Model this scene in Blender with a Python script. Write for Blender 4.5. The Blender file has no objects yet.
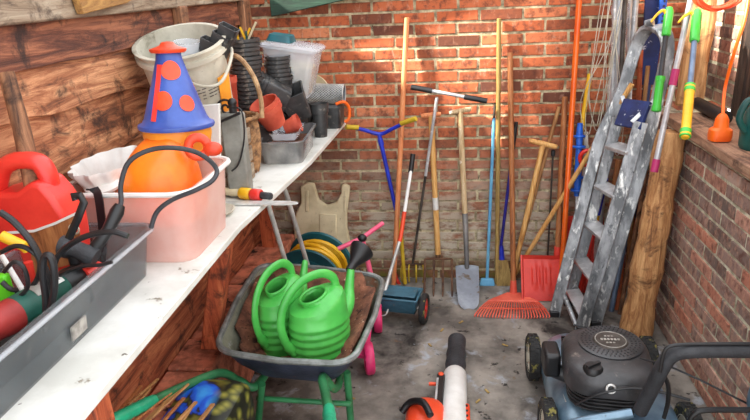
import bpy, bmesh, math, random
import numpy as np
from mathutils import Vector, Matrix, noise
random.seed(7)
S = bpy.context.scene
COL = S.collection
PI = math.pi

# ------------------------------------------------------------------ camera
FPX, PITCH, YAW, ROLL, CAMH = 625.0, math.radians(20), math.radians(7.3), 0.045, 1.675
CAMP = Vector((0, 0, CAMH))
Fv = Vector((-math.sin(YAW)*math.cos(PITCH), math.cos(YAW)*math.cos(PITCH), -math.sin(PITCH)))
R0 = Vector((math.cos(YAW), math.sin(YAW), 0)); U0 = R0.cross(Fv)
Rv = R0*math.cos(ROLL) - U0*math.sin(ROLL); Uv = Rv.cross(Fv)
cd = bpy.data.cameras.new('camera'); cam = bpy.data.objects.new('camera', cd); COL.objects.link(cam)
cam.matrix_world = Matrix(((Rv.x, Uv.x, -Fv.x, CAMP.x), (Rv.y, Uv.y, -Fv.y, CAMP.y), (Rv.z, Uv.z, -Fv.z, CAMP.z), (0, 0, 0, 1)))
cd.sensor_width = 36; cd.lens = FPX*36/750; cd.clip_start = 0.02
S.camera = cam

def at(px, py, X=None, Y=None, Z=None):
    """a point of the photograph put on a wall, floor or upright plane of the place"""
    r = Fv + Rv*((px-375)/FPX) - Uv*((py-210)/FPX)
    if X is not None: t = (X-CAMP.x)/r.x
    elif Y is not None: t = (Y-CAMP.y)/r.y
    else: t = (Z-CAMP.z)/r.z
    return CAMP + r*t

# ------------------------------------------------------------------ light
w = bpy.data.worlds.new('world'); S.world = w; w.use_nodes = True
bg = w.node_tree.nodes['Background']; bg.inputs[0].default_value = (0.93, 0.96, 1.0, 1); bg.inputs[1].default_value = 2.7
sd = bpy.data.lights.new('sun', 'SUN'); sd.energy = 23; sd.angle = math.radians(3.5); sd.color = (1.0, 0.93, 0.80)
sun = bpy.data.objects.new('sun', sd); COL.objects.link(sun)
sun.rotation_euler = Vector((4.0, 1.2, -2.75)).to_track_quat('-Z', 'Y').to_euler()
sun.location = (-3, -1, 4)
S.view_settings.view_transform = 'Standard'; S.view_settings.look = 'None'
S.view_settings.gamma = 1; S.view_settings.exposure = 0.0; S.view_settings.use_curve_mapping = False

# ------------------------------------------------------------------ materials
def lin(c):
    return tuple(((v/255)/12.92 if v/255 <= 0.04045 else ((v/255+0.055)/1.055)**2.4) for v in c) + (1,)

class NT:
    def __init__(s, name):
        s.m = bpy.data.materials.new(name); s.m.use_nodes = True; s.t = s.m.node_tree
        s.b = s.t.nodes['Principled BSDF']; s._c = None
    def n(s, kind, **kw):
        nd = s.t.nodes.new(kind)
        for k, v in kw.items(): setattr(nd, k, v)
        return nd
    def L(s, a, b): s.t.links.new(a, b)
    def coord(s, stretch=(1, 1, 1)):
        tc = s.n('ShaderNodeTexCoord'); mp = s.n('ShaderNodeMapping'); mp.inputs['Scale'].default_value = stretch
        s.L(tc.outputs['Object'], mp.inputs['Vector']); return mp.outputs['Vector']
    def noise(s, scale, vec, detail=6, rough=0.6, dist=0):
        nd = s.n('ShaderNodeTexNoise'); nd.inputs['Scale'].default_value = scale; nd.inputs['Detail'].default_value = detail
        nd.inputs['Roughness'].default_value = rough; nd.inputs['Distortion'].default_value = dist
        s.L(vec, nd.inputs['Vector']); return nd.outputs['Fac']
    def ramp(s, fac, stops):
        r = s.n('ShaderNodeValToRGB'); e = r.color_ramp.elements
        while len(e) < len(stops): e.new(0.5)
        for el, (p, c) in zip(e, stops):
            el.position = p; el.color = c if len(c) == 4 else tuple(c)+(1,)
        s.L(fac, r.inputs[0]); return r.outputs[0]
    def mix(s, fac, a, b, mode='MIX'):
        m = s.n('ShaderNodeMix', data_type='RGBA', blend_type=mode)
        for sock, v in ((m.inputs[0], fac), (m.inputs[6], a), (m.inputs[7], b)):
            if hasattr(v, 'is_output') or hasattr(v, 'links'): s.L(v, sock)
            else: sock.default_value = v
        return m.outputs[2]
    def bump(s, h, strength, dist=0.004):
        b = s.n('ShaderNodeBump'); b.inputs['Strength'].default_value = strength; b.inputs['Distance'].default_value = dist
        s.L(h, b.inputs['Height']); s.L(b.outputs[0], s.b.inputs['Normal'])

def mat(name, c1, c2=None, scale=12, rough=0.5, metal=0.0, bump=0.25, bscale=60, stretch=(1, 1, 1), spots=(), alpha=1.0, coat=0.0, lo=0.38, hi=0.62, trans=0.0):
    s = NT(name); v = s.coord(stretch)
    a = lin(c1); b = lin(c2) if c2 else tuple(x*0.72 for x in a[:3])+(1,)
    col = s.mix(s.ramp(s.noise(scale, v), [(lo, (0, 0, 0)), (hi, (1, 1, 1))]), a, b)
    for (sc, ssc, th, *soft) in spots:
        sf = soft[0] if soft else 0.04
        col = s.mix(s.ramp(s.noise(ssc, v, 5, 0.65, 0.3), [(th, (0, 0, 0)), (th+sf, (1, 1, 1))]), col, lin(sc))
    s.L(col, s.b.inputs['Base Color'])
    s.b.inputs['Roughness'].default_value = rough; s.b.inputs['Metallic'].default_value = metal
    if coat: s.b.inputs['Coat Weight'].default_value = coat; s.b.inputs['Coat Roughness'].default_value = 0.15
    if trans: s.b.inputs['Transmission Weight'].default_value = trans
    if alpha < 1: s.b.inputs['Alpha'].default_value = alpha
    if bump: s.bump(s.noise(bscale, v, 4), bump)
    return s.m

def wood(name, light, mid, dark, axis='Y', rough=0.75, gscale=1.0, bump=0.6, knots=True, hi=0.6, spots=()):
    """grain running along one axis, with dark worn blotches"""
    s = NT(name)
    st = {'X': (1.4, 14, 14), 'Y': (14, 1.4, 14), 'Z': (14, 14, 1.4)}[axis]
    v = s.coord(tuple(x*gscale for x in st)); v2 = s.coord((1, 1, 1))
    g = s.noise(2.2, v, 8, 0.72, 0.8)
    col = s.ramp(g, [(0.3, lin(dark)), (0.46, lin(mid)), (hi+0.04, lin(light))])
    if knots:
        k = s.noise(7, v2, 5, 0.7, 0.6)
        col = s.mix(s.ramp(k, [(0.53, (0, 0, 0)), (0.64, (0.85, 0.85, 0.85))]), col, lin(dark))
    for (sc, ssc, th, sf) in spots:
        col = s.mix(s.ramp(s.noise(ssc, v2, 5, 0.65, 0.3), [(th, (0, 0, 0)), (th+sf, (1, 1, 1))]), col, lin(sc))
    s.L(col, s.b.inputs['Base Color']); s.b.inputs['Roughness'].default_value = rough
    s.bump(g, bump, 0.006)
    return s.m

def brick_mat(name, stops, stain=None, moss=False, pale=0.56):
    s = NT(name); v = s.coord()
    at_ = s.n('ShaderNodeAttribute', attribute_name='tint')
    col = s.ramp(at_.outputs['Fac'], [(p, lin(c)) for p, c in stops])
    n1 = s.noise(26, v, 6, 0.7)
    col = s.mix(s.ramp(n1, [(0.36, (0.8, 0.8, 0.8)), (0.52, (0, 0, 0))]), col, lin((92, 52, 40)))
    n2 = s.noise(34, s.coord((1, 1, 0.45)), 6, 0.75, 0.4)
    col = s.mix(s.ramp(n2, [(pale, (0, 0, 0)), (pale+.17, (0.65, 0.65, 0.65))]), col, lin((206, 160, 134)))
    sx = s.n('ShaderNodeSeparateXYZ'); tc = s.n('ShaderNodeTexCoord'); s.L(tc.outputs['Object'], sx.inputs[0])
    if stain:
        # lime bloom that the lower courses carry, and a darker brown towards the bottom
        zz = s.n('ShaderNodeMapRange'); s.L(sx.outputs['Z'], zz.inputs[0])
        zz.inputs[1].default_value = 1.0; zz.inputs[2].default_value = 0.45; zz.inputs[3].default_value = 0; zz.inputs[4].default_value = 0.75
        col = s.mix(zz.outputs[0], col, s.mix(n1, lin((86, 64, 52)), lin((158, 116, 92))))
        zb = s.ramp(sx.outputs['Z'], [(0.06, (0, 0, 0)), (0.16, (1, 1, 1)), (0.34, (0.9, 0.9, 0.9)), (0.8, (0, 0, 0))])
        wn = s.ramp(s.noise(7, s.coord((1, 1, 2.2)), 6, 0.7), [(0.4, (0, 0, 0)), (0.54, (0.9, 0.9, 0.9))])
        f = s.mix(1.0, zb, wn, 'MULTIPLY')
        col = s.mix(f, col, lin((196, 186, 166)))
    if moss:
        zm = s.ramp(sx.outputs['Z'], [(0.02, (1, 1, 1)), (0.16, (0, 0, 0))])
        mn = s.ramp(s.noise(9, v, 5, 0.7), [(0.45, (0, 0, 0)), (0.6, (0.9, 0.9, 0.9))])
        col = s.mix(s.mix(1.0, zm, mn, 'MULTIPLY'), col, lin((118, 118, 40)))
    s.L(col, s.b.inputs['Base Color']); s.b.inputs['Roughness'].default_value = 0.9
    s.bump(s.noise(45, v, 6, 0.7), 0.6, 0.005)
    return s.m

M = {}
M['brick'] = brick_mat('brick', [(0, (100, 58, 42)), (0.25, (150, 80, 50)), (0.6, (190, 98, 58)), (1, (208, 130, 90))], stain=True, moss=True)
M['brick_side'] = brick_mat('brick_side', [(0, (100, 86, 80)), (0.4, (146, 122, 112)), (0.7, (182, 116, 92)), (1, (190, 174, 162))], pale=0.48)
M['mortar'] = mat('mortar', (208, 194, 158), (134, 122, 96), 22, 0.95, bump=1.0, bscale=90, spots=[((70, 60, 45), 14, 0.6, 0.1)])
M['mortar_side'] = mat('mortar_side', (216, 214, 190), (156, 154, 128), 22, 0.95, bump=1.0, bscale=90, spots=[((84, 92, 58), 9, 0.6, 0.1)])
M['concrete'] = mat('concrete', (152, 144, 134), (96, 90, 84), 5, 0.8, bump=0.5, bscale=30,
                    spots=[((38, 32, 28), 2.6, 0.52, 0.16), ((166, 172, 180), 6.5, 0.58, 0.12), ((30, 25, 22), 17, 0.62, 0.06), ((120, 92, 66), 9, 0.66, 0.08)])
M['plank_red'] = wood('plank_red', (222, 164, 118), (158, 98, 64), (52, 32, 24), 'Y', spots=[((196, 140, 100), 5, 0.62, 0.14)])
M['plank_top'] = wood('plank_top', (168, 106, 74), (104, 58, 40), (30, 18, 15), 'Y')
M['plank_low'] = wood('plank_low', (214, 138, 92), (156, 80, 50), (48, 26, 20), 'Y')
M['red_paint'] = wood('red_paint', (204, 84, 48), (156, 54, 34), (52, 22, 16), 'Y', knots=False, spots=[((90, 60, 45), 10, 0.6, 0.08)])
M['weathered'] = wood('weathered', (178, 164, 142), (140, 120, 98), (68, 52, 42), 'Y')
M['weathered_z'] = wood('weathered_z', (170, 120, 84), (120, 80, 54), (46, 28, 20), 'Z')
M['post_red'] = wood('post_red', (214, 120, 74), (176, 82, 48), (66, 32, 20), 'Z')
M['yellow_plank'] = wood('yellow_plank', (196, 152, 84), (150, 108, 58), (60, 42, 26), 'Y', knots=False)
M['ledge'] = wood('ledge', (176, 140, 112), (140, 104, 82), (70, 48, 38), 'Y')
M['log'] = wood('log', (222, 174, 118), (176, 122, 74), (84, 52, 32), 'Z', gscale=1.1, spots=[((84, 56, 38), 6, 0.6, 0.1)])
M['dark_wood'] = wood('dark_wood', (82, 60, 46), (48, 34, 28), (18, 14, 12), 'Z')
M['stone'] = mat('stone', (226, 140, 108), (150, 88, 66), 14, 0.9, bump=0.8, bscale=40, spots=[((36, 30, 26), 9, 0.56, 0.1), ((170, 150, 132), 18, 0.66, 0.06)])
M['green_board'] = wood('green_board', (44, 78, 60), (30, 56, 44), (18, 30, 26), 'X', knots=False)
M['white_top'] = mat('white_top', (232, 232, 226), (206, 206, 198), 6, 0.45, bump=0.15, spots=[((132, 122, 104), 12, 0.64, 0.05), ((96, 84, 70), 30, 0.69, 0.03)])
HW = {}
def hw(name, a, b, d, ax='Z', spots=()):
    HW[name] = M[name] = wood(name, a, b, d, ax, 0.55, 1.6, 0.25, False, 0.62, spots)
hw('ash', (238, 196, 128), (214, 158, 88), (142, 90, 44)); hw('pale_ash', (226, 206, 168), (196, 166, 122), (130, 96, 64), spots=[((240, 232, 214), 14, 0.56, 0.06)])
hw('pinkwood', (238, 166, 112), (218, 134, 84), (150, 80, 46)); hw('oldwood', (196, 150, 98), (160, 112, 66), (92, 58, 34))
hw('brownwood', (192, 128, 76), (158, 96, 54), (84, 48, 28)); hw('olivewood', (190, 160, 96), (150, 122, 66), (84, 66, 36))
M['orange_pole'] = mat('orange_pole', (246, 112, 22), (222, 84, 14), 6, 0.3, bump=0.05, coat=0.4)
M['yellow'] = mat('yellow', (244, 196, 40), (226, 166, 24), 8, 0.4, bump=0.1)
M['lightblue'] = mat('lightblue', (116, 186, 220), (84, 152, 200), 8, 0.4, bump=0.1)
M['blue'] = mat('blue', (40, 62, 200), (28, 40, 160), 10, 0.35, bump=0.1, spots=[((140, 150, 190), 40, 0.68)])
M['navy'] = mat('navy', (40, 36, 150), (28, 24, 110), 10, 0.4, bump=0.1)
M['blueplastic'] = mat('blueplastic', (40, 110, 220), (24, 80, 190), 8, 0.35, bump=0.1)
M['darkblue'] = mat('darkblue', (30, 50, 110), (22, 34, 76), 10, 0.6, bump=0.3, spots=[((196, 200, 210), 22, 0.62)])
M['conebl'] = mat('conebl', (62, 94, 178), (46, 72, 148), 8, 0.4, bump=0.1, coat=0.2)
M['red'] = mat('red', (232, 62, 48), (210, 44, 36), 8, 0.4, bump=0.1, coat=0.2)
M['redshovel'] = mat('redshovel', (232, 74, 60), (204, 50, 42), 6, 0.45, bump=0.2, spots=[((150, 60, 50), 12, 0.64, 0.08)])
M['rakered'] = mat('rakered', (236, 112, 88), (214, 84, 64), 9, 0.5, bump=0.1)
M['orange'] = mat('orange', (252, 116, 26), (240, 90, 20), 5, 0.45, bump=0.1)
M['orangebag'] = mat('orangebag', (255, 142, 24), (248, 96, 26), 4, 0.4, bump=0.1, coat=0.2)
M['yelor'] = mat('yelor', (246, 166, 52), (230, 140, 40), 8, 0.45)
M['orangered'] = mat('orangered', (236, 84, 42), (220, 66, 34), 8, 0.4)
M['pink'] = mat('pink', (236, 60, 124), (208, 44, 100), 8, 0.4, bump=0.1)
M['palepink'] = mat('palepink', (242, 108, 140), (228, 84, 120), 8, 0.4, bump=0.1)
M['magenta'] = mat('magenta', (190, 50, 110), (160, 36, 90), 8, 0.4)
M['green'] = mat('green', (66, 196, 66), (48, 172, 52), 7, 0.35, bump=0.05, coat=0.25)
M['cangreen'] = mat('cangreen', (84, 190, 84), (62, 164, 66), 7, 0.38, bump=0.08, coat=0.2, spots=[((70, 120, 60), 13, 0.68, 0.08)])
M['framegreen'] = mat('framegreen', (52, 128, 78), (36, 98, 60), 9, 0.45, bump=0.2, spots=[((120, 70, 44), 20, 0.66)])
M['grip'] = mat('grip', (40, 176, 130), (28, 140, 104), 14, 0.4, bump=0.3, spots=[((20, 60, 60), 28, 0.64)])
M['teal'] = mat('teal', (30, 108, 118), (22, 82, 92), 8, 0.4, bump=0.1)
M['tealgreen'] = mat('tealgreen', (10, 84, 78), (8, 62, 60), 8, 0.5, bump=0.2)
M['spreadblue'] = mat('spreadblue', (66, 112, 132), (44, 82, 100), 9, 0.45, bump=0.2, spots=[((130, 120, 100), 16, 0.64, 0.06)])
M['black'] = mat('black', (34, 34, 36), (22, 22, 24), 10, 0.4, bump=0.15)
M['blackpot'] = mat('blackpot', (70, 70, 70), (36, 36, 37), 10, 0.42, bump=0.3, spots=[((140, 132, 120), 24, 0.58, 0.14)])
M['rubber'] = mat('rubber', (44, 44, 44), (28, 28, 27), 20, 0.8, bump=0.6, bscale=120, spots=[((128, 120, 60), 30, 0.58, 0.05)])
M['steel'] = mat('steel', (224, 224, 220), (180, 180, 176), 14, 0.35, 0.3, bump=0.2)
M['darksteel'] = mat('darksteel', (96, 90, 84), (62, 56, 52), 16, 0.5, 0.5, bump=0.3)
M['rusty'] = mat('rusty', (112, 78, 56), (68, 46, 36), 22, 0.8, 0.2, bump=0.6)
M['rustpipe'] = mat('rustpipe', (184, 90, 46), (130, 62, 36), 14, 0.7, 0.1, bump=0.5)
M['spade'] = mat('spade', (160, 168, 178), (128, 134, 144), 7, 0.45, 0.4, bump=0.2, spots=[((104, 90, 76), 8, 0.64, 0.05)])
M['alu'] = mat('alu', (168, 170, 172), (98, 100, 102), 18, 0.36, 0.35, bump=0.5, stretch=(1, 1, .35), spots=[((238, 238, 234), 34, 0.56, 0.12), ((78, 80, 84), 40, 0.6, 0.1), ((108, 98, 82), 13, 0.64, 0.12)])
M['alu_clean'] = mat('alu_clean', (210, 212, 214), (168, 170, 172), 12, 0.32, 0.35, bump=0.2, spots=[((240, 240, 238), 28, 0.62, 0.04)])
M['white'] = mat('white', (236, 236, 232), (216, 214, 208), 9, 0.45, bump=0.1)
M['dirtywhite'] = mat('dirtywhite', (212, 206, 188), (168, 162, 144), 5, 0.6, bump=0.3, spots=[((112, 104, 84), 9, 0.58, 0.1), ((90, 84, 64), 34, 0.67, 0.04)])
M['cream'] = mat('cream', (226, 212, 176), (196, 180, 142), 6, 0.55, bump=0.2, spots=[((96, 80, 56), 34, 0.66, 0.04), ((140, 120, 88), 10, 0.62, 0.1)])
M['greypanel'] = mat('greypanel', (150, 150, 142), (108, 108, 100), 7, 0.6, bump=0.3, spots=[((92, 60, 44), 12, 0.66)])
M['terracotta'] = mat('terracotta', (206, 92, 66), (176, 66, 46), 9, 0.6, bump=0.2, spots=[((226, 170, 150), 14, 0.66, 0.08)])
M['tin'] = mat('tin', (170, 168, 164), (118, 118, 118), 6, 0.25, 0.35, bump=0.15)
M['wicker'] = mat('wicker', (170, 126, 82), (96, 66, 42), 40, 0.8, bump=1.0, bscale=60)
M['canehandle'] = mat('canehandle', (196, 160, 118), (140, 104, 70), 20, 0.7)
M['binplastic'] = mat('binplastic', (122, 128, 130), (88, 94, 98), 5, 0.25, bump=0.1, alpha=0.42)
M['clear'] = mat('clear', (236, 240, 244), (216, 222, 230), 8, 0.2, bump=0.05, alpha=0.34)
M['milky'] = mat('milky', (252, 218, 206), (246, 196, 184), 6, 0.35, bump=0.1, alpha=0.44)
M['lilac'] = mat('lilac', (206, 190, 206), (176, 156, 176), 8, 0.4)
M['traygrey'] = mat('traygrey', (140, 140, 122), (96, 96, 82), 9, 0.6, 0.2, bump=0.5, spots=[((120, 74, 50), 9, 0.55, 0.12), ((160, 160, 154), 20, 0.62, 0.05)])
M['rimgrey'] = mat('rimgrey', (150, 156, 154), (104, 108, 104), 14, 0.45, 0.4, bump=0.3)
M['traydark'] = mat('traydark', (62, 70, 92), (40, 44, 60), 9, 0.5, 0.2, bump=0.4, spots=[((110, 60, 44), 16, 0.64)])
M['soil'] = mat('soil', (142, 92, 68), (88, 54, 40), 14, 0.95, bump=1.0, bscale=70, spots=[((60, 34, 26), 22, 0.56, 0.1), ((196, 160, 132), 40, 0.64, 0.05)])
M['mowerblue'] = mat('mowerblue', (140, 168, 186), (96, 124, 146), 5, 0.3, 0.35, bump=0.1, coat=0.4, spots=[((60, 60, 58), 13, 0.64, 0.08)])
M['engine'] = mat('engine', (70, 70, 72), (46, 46, 48), 8, 0.4, bump=0.3, spots=[((126, 120, 112), 20, 0.62, 0.1)])
M['foam'] = mat('foam', (58, 60, 64), (40, 42, 46), 14, 0.55, bump=0.5, bscale=150)
M['drillgreen'] = mat('drillgreen', (28, 96, 80), (20, 70, 60), 8, 0.5)
M['rubred'] = mat('rubred', (168, 50, 46), (130, 36, 34), 8, 0.5)
M['labelgrey'] = mat('labelgrey', (176, 172, 164), (120, 116, 110), 30, 0.5)
M['lime'] = mat('lime', (110, 220, 40), (90, 196, 30), 8, 0.4)
M['bluegrey'] = mat('bluegrey', (126, 146, 172), (92, 110, 136), 8, 0.35, 0.3)
M['mesh'] = mat('wiremesh', (112, 124, 132), (60, 70, 78), 60, 0.5, 0.1)
M['stake'] = wood('stake', (216, 170, 112), (180, 128, 78), (104, 66, 40), 'Y', 0.6, 1.4, 0.2, False)
M['yellowgrip'] = mat('yellowgrip', (206, 176, 46), (176, 146, 30), 8, 0.5)

def m_bag():
    s = NT('leafbag'); v = s.coord()
    c = s.ramp(s.noise(10, v, 3, 0.5, 0.5), [(0.36, lin((60, 150, 230))), (0.46, lin((36, 96, 214))), (0.53, lin((30, 70, 180))), (0.56, lin((34, 32, 20))), (0.64, lin((110, 104, 40)))])
    c.node.color_ramp.interpolation = 'LINEAR'
    vo = s.n('ShaderNodeTexVoronoi'); vo.inputs['Scale'].default_value = 26; s.L(v, vo.inputs['Vector'])
    sx = s.n('ShaderNodeSeparateXYZ'); s.L(v, sx.inputs[0])
    leaf = s.ramp(vo.outputs['Distance'], [(0.0, lin((150, 144, 62))), (0.35, lin((92, 92, 34))), (0.6, lin((24, 26, 14)))])
    side = s.ramp(sx.outputs['X'], [(0.015, (0, 0, 0)), (0.05, (1, 1, 1))])
    s.L(s.mix(side, c, leaf), s.b.inputs['Base Color']); s.b.inputs['Roughness'].default_value = 0.45
    return s.m
M['leafbag'] = m_bag()

# ------------------------------------------------------------------ mesh builder
def perp(d):
    d = d.normalized(); a = Vector((0, 0, 1)) if abs(d.z) < 0.9 else Vector((0, 1, 0))
    u = d.cross(a).normalized(); return u, u.cross(d).normalized()

def smooth_path(pts, n=8, closed=False):
    P = [Vector(p) for p in pts]; out = []
    m = len(P)
    rng = range(m if closed else m-1)
    for i in rng:
        if closed: p0, p1, p2, p3 = P[(i-1) % m], P[i], P[(i+1) % m], P[(i+2) % m]
        else: p0, p1, p2, p3 = P[max(i-1, 0)], P[i], P[i+1], P[min(i+2, m-1)]
        for k in range(n):
            t = k/n
            out.append(0.5*((2*p1)+(-p0+p2)*t+(2*p0-5*p1+4*p2-p3)*t*t+(-p0+3*p1-3*p2+p3)*t**3))
    if not closed: out.append(P[-1])
    return out

ORG = {}
class MB:
    def __init__(s, T=None): s.bm = bmesh.new(); s.T = T or Matrix.Identity(4); s.mi = 0
    def v(s, p): return s.bm.verts.new(s.T @ Vector(p))
    def f(s, vs):
        try: fc = s.bm.faces.new(vs)
        except ValueError: return None
        fc.material_index = s.mi; return fc
    def box(s, c, size, R=None):
        c = Vector(c); h = Vector(size)/2; R = R or Matrix.Identity(3)
        V = [s.v(c + R @ Vector((x*h.x, y*h.y, z*h.z))) for x in (-1, 1) for y in (-1, 1) for z in (-1, 1)]
        for q in ((0, 1, 3, 2), (4, 6, 7, 5), (0, 4, 5, 1), (2, 3, 7, 6), (0, 2, 6, 4), (1, 5, 7, 3)): s.f([V[i] for i in q])
        return s
    def hexa(s, P):
        """eight corners: four below, four above in the same order"""
        V = [s.v(p) for p in P]
        for q in ((3, 2, 1, 0), (4, 5, 6, 7), (0, 1, 5, 4), (1, 2, 6, 5), (2, 3, 7, 6), (3, 0, 4, 7)): s.f([V[i] for i in q])
        return s
    def tube(s, pts, r, n=10, closed=False, cap=True, flat=None, up=None):
        P = [Vector(p) for p in pts]; m = len(P)
        rr = r if isinstance(r, (list, tuple)) else None
        rings = []; u = None
        for i, p in enumerate(P):
            if closed: d = P[(i+1) % m]-P[(i-1) % m]
            else: d = P[min(i+1, m-1)]-P[max(i-1, 0)]
            if d.length < 1e-9: d = Vector((0, 0, 1))
            d.normalize()
            if up is not None: u = (Vector(up)-d*Vector(up).dot(d)).normalized()
            elif u is None: u, _ = perp(d)
            else: u = (u-d*u.dot(d)).normalized()
            w_ = d.cross(u)
            if rr: q = rr[i] if len(rr) == m else rr[0]+(rr[-1]-rr[0])*i/(m-1)
            else: q = r
            fx, fy = flat or (1, 1)
            rings.append([s.v(p+u*math.cos(2*PI*k/n)*q*fx+w_*math.sin(2*PI*k/n)*q*fy) for k in range(n)])
        for i in range(m if closed else m-1):
            a, b = rings[i], rings[(i+1) % m]
            for k in range(n): s.f([a[k], a[(k+1) % n], b[(k+1) % n], b[k]])
        if cap and not closed: s.f(rings[0][::-1]); s.f(rings[-1])
        return s
    def strip(s, pts, w_, t, up):
        """rectangular section w_ (across, along up) by t swept along pts"""
        P = [Vector(p) for p in pts]; rings = []
        for i, p in enumerate(P):
            d = (P[min(i+1, len(P)-1)]-P[max(i-1, 0)]).normalized()
            u = (Vector(up)-d*Vector(up).dot(d)).normalized(); q = d.cross(u)
            rings.append([s.v(p+u*a*w_/2+q*b*t/2) for a, b in ((-1, -1), (1, -1), (1, 1), (-1, 1))])
        for a, b in zip(rings, rings[1:]):
            for k in range(4): s.f([a[k], a[(k+1) % 4], b[(k+1) % 4], b[k]])
        s.f(rings[0][::-1]); s.f(rings[-1]); return s
    def lathe(s, prof, n=28, T=None, sx=1, sy=1):
        """prof: (radius, height) from one end to the other, closed when ends meet the axis"""
        T = T or Matrix.Identity(4); rings = []
        for r, z in prof:
            if r < 1e-6: rings.append([s.v(T @ Vector((0, 0, z)))])
            else: rings.append([s.v(T @ Vector((r*math.cos(2*PI*k/n)*sx, r*math.sin(2*PI*k/n)*sy, z))) for k in range(n)])
        for a, b in zip(rings, rings[1:]):
            for k in range(n):
                k2 = (k+1) % n
                if len(a) == 1 and len(b) == 1: continue
                if len(a) == 1: s.f([a[0], b[k2], b[k]])
                elif len(b) == 1: s.f([a[k], a[k2], b[0]])
                else: s.f([a[k], a[k2], b[k2], b[k]])
        return s
    def loft(s, rings, cap0=True, cap1=True):
        R_ = [[s.v(p) for p in r] for r in rings]
        for a, b in zip(R_, R_[1:]):
            n = len(a)
            for k in range(n): s.f([a[k], a[(k+1) % n], b[(k+1) % n], b[k]])
        if cap0: s.f(R_[0][::-1])
        if cap1: s.f(R_[-1])
        return s
    def prism(s, pts, d):
        """flat outline pushed along vector d"""
        d = Vector(d); A = [s.v(p) for p in pts]; B = [s.v(Vector(p)+d) for p in pts]; n = len(A)
        s.f(A[::-1]); s.f(B)
        for k in range(n): s.f([A[k], A[(k+1) % n], B[(k+1) % n], B[k]])
        return s
    def ball(s, c, r, sc=(1, 1, 1), n=16):
        prof = [(r*math.sin(PI*i/(n//2)), -r*math.cos(PI*i/(n//2))) for i in range(n//2+1)]
        prof[0] = (0, -r); prof[-1] = (0, r)
        return s.lathe(prof, n, Matrix.Translation(Vector(c)) @ Matrix.Diagonal((*sc, 1)))
    def torus(s, c, R, r, axis=(0, 0, 1), n=28, m=8, a0=0, a1=2*PI):
        u, v_ = perp(Vector(axis)); c = Vector(c); full = abs(a1-a0-2*PI) < 1e-6
        k = n if full else n+1
        return s.tube([c+(u*math.cos(a0+(a1-a0)*i/n)+v_*math.sin(a0+(a1-a0)*i/n))*R for i in range(k)], r, m, closed=full)
    def build(s, name, mats, parent=None, bevel=0, smooth=True, sub=0, jitter=0, solid=0, bseg=2):
        bm = s.bm
        bmesh.ops.recalc_face_normals(bm, faces=bm.faces)
        if jitter:
            for v in bm.verts:
                v.co += Vector(noise.noise_vector(v.co*6))*jitter
        if parent is None:
            xs = [v.co for v in bm.verts]
            o_ = Vector(((min(c.x for c in xs)+max(c.x for c in xs))/2, (min(c.y for c in xs)+max(c.y for c in xs))/2, min(c.z for c in xs)))
        else: o_ = ORG[parent.name]
        bmesh.ops.translate(bm, verts=bm.verts, vec=-o_)
        me = bpy.data.meshes.new(name); bm.to_mesh(me); bm.free()
        ob = bpy.data.objects.new(name, me); COL.objects.link(ob)
        if parent is None: ob.location = o_
        else: ob.parent = parent
        ORG[ob.name] = o_
        for m_ in (mats if isinstance(mats, (list, tuple)) else [mats]): me.materials.append(M[m_] if isinstance(m_, str) else m_)
        if smooth:
            me.polygons.foreach_set('use_smooth', [True]*len(me.polygons))
            try: me.set_sharp_from_angle(angle=math.radians(38))
            except Exception: pass
        if solid: md = ob.modifiers.new('solid', 'SOLIDIFY'); md.thickness = solid; md.offset = 0
        if bevel: md = ob.modifiers.new('bevel', 'BEVEL'); md.width = bevel; md.segments = bseg; md.limit_method = 'ANGLE'; md.angle_limit = 0.6
        if sub: md = ob.modifiers.new('sub', 'SUBSURF'); md.levels = sub; md.render_levels = sub
        return ob

def tag(o, label, cat, group=None, kind=None):
    o['label'] = label; o['category'] = cat
    if group: o['group'] = group
    if kind: o['kind'] = kind
    return o
def struct(o): o['kind'] = 'structure'; return o
def thing(name, label, cat, loc, group=None):
    o = bpy.data.objects.new(name, None); COL.objects.link(o); o.location = Vector(loc); o.empty_display_size = 0.05
    ORG[o.name] = Vector(loc); return tag(o, label, cat, group)
def frame(loc, x=None, z=None, rotz=0):
    """a local frame: origin loc, z axis along z, x as near as possible to x"""
    if z is None: return Matrix.Translation(Vector(loc)) @ Matrix.Rotation(rotz, 4, 'Z')
    z = Vector(z).normalized(); x = Vector(x or (1, 0, 0)); x = (x-z*x.dot(z)).normalized(); y = z.cross(x)
    return Matrix(((x.x, y.x, z.x, loc[0]), (x.y, y.y, z.y, loc[1]), (x.z, y.z, z.z, loc[2]), (0, 0, 0, 1)))
def lerp(a, b, t): return Vector(a)+(Vector(b)-Vector(a))*t

def rrect(w_, d, r, z, n=5, cx=0, cy=0):
    out = []
    for (sx, sy, a0) in ((1, 1, 0), (-1, 1, 90), (-1, -1, 180), (1, -1, 270)):
        for k in range(n):
            a = math.radians(a0+90*k/(n-1)); out.append(Vector((cx+sx*(w_/2-r)+r*math.cos(a), cy+sy*(d/2-r)+r*math.sin(a), z)))
    return out
def shell(mb, w0, d0, w1, d1, h, r, t, lip=0.0, base=0.0, n=5):
    """open box with rounded corners: base size w0 x d0, rim size w1 x d1"""
    rings = [rrect(w0, d0, r, base, n), rrect(w1, d1, r, base+h, n)]
    if lip: rings += [rrect(w1+2*lip, d1+2*lip, r+lip, base+h, n), rrect(w1+2*lip, d1+2*lip, r+lip, base+h+t*1.5, n)]
    else: rings += [rrect(w1, d1, r, base+h+t*0.5, n)]
    rings += [rrect(w1-2*t, d1-2*t, max(r-t, 0.002), base+h+(t*1.5 if lip else t*0.5), n), rrect(w0-2*t, d0-2*t, max(r-t, 0.002), base+t, n)]
    mb.loft(rings); return mb

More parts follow.
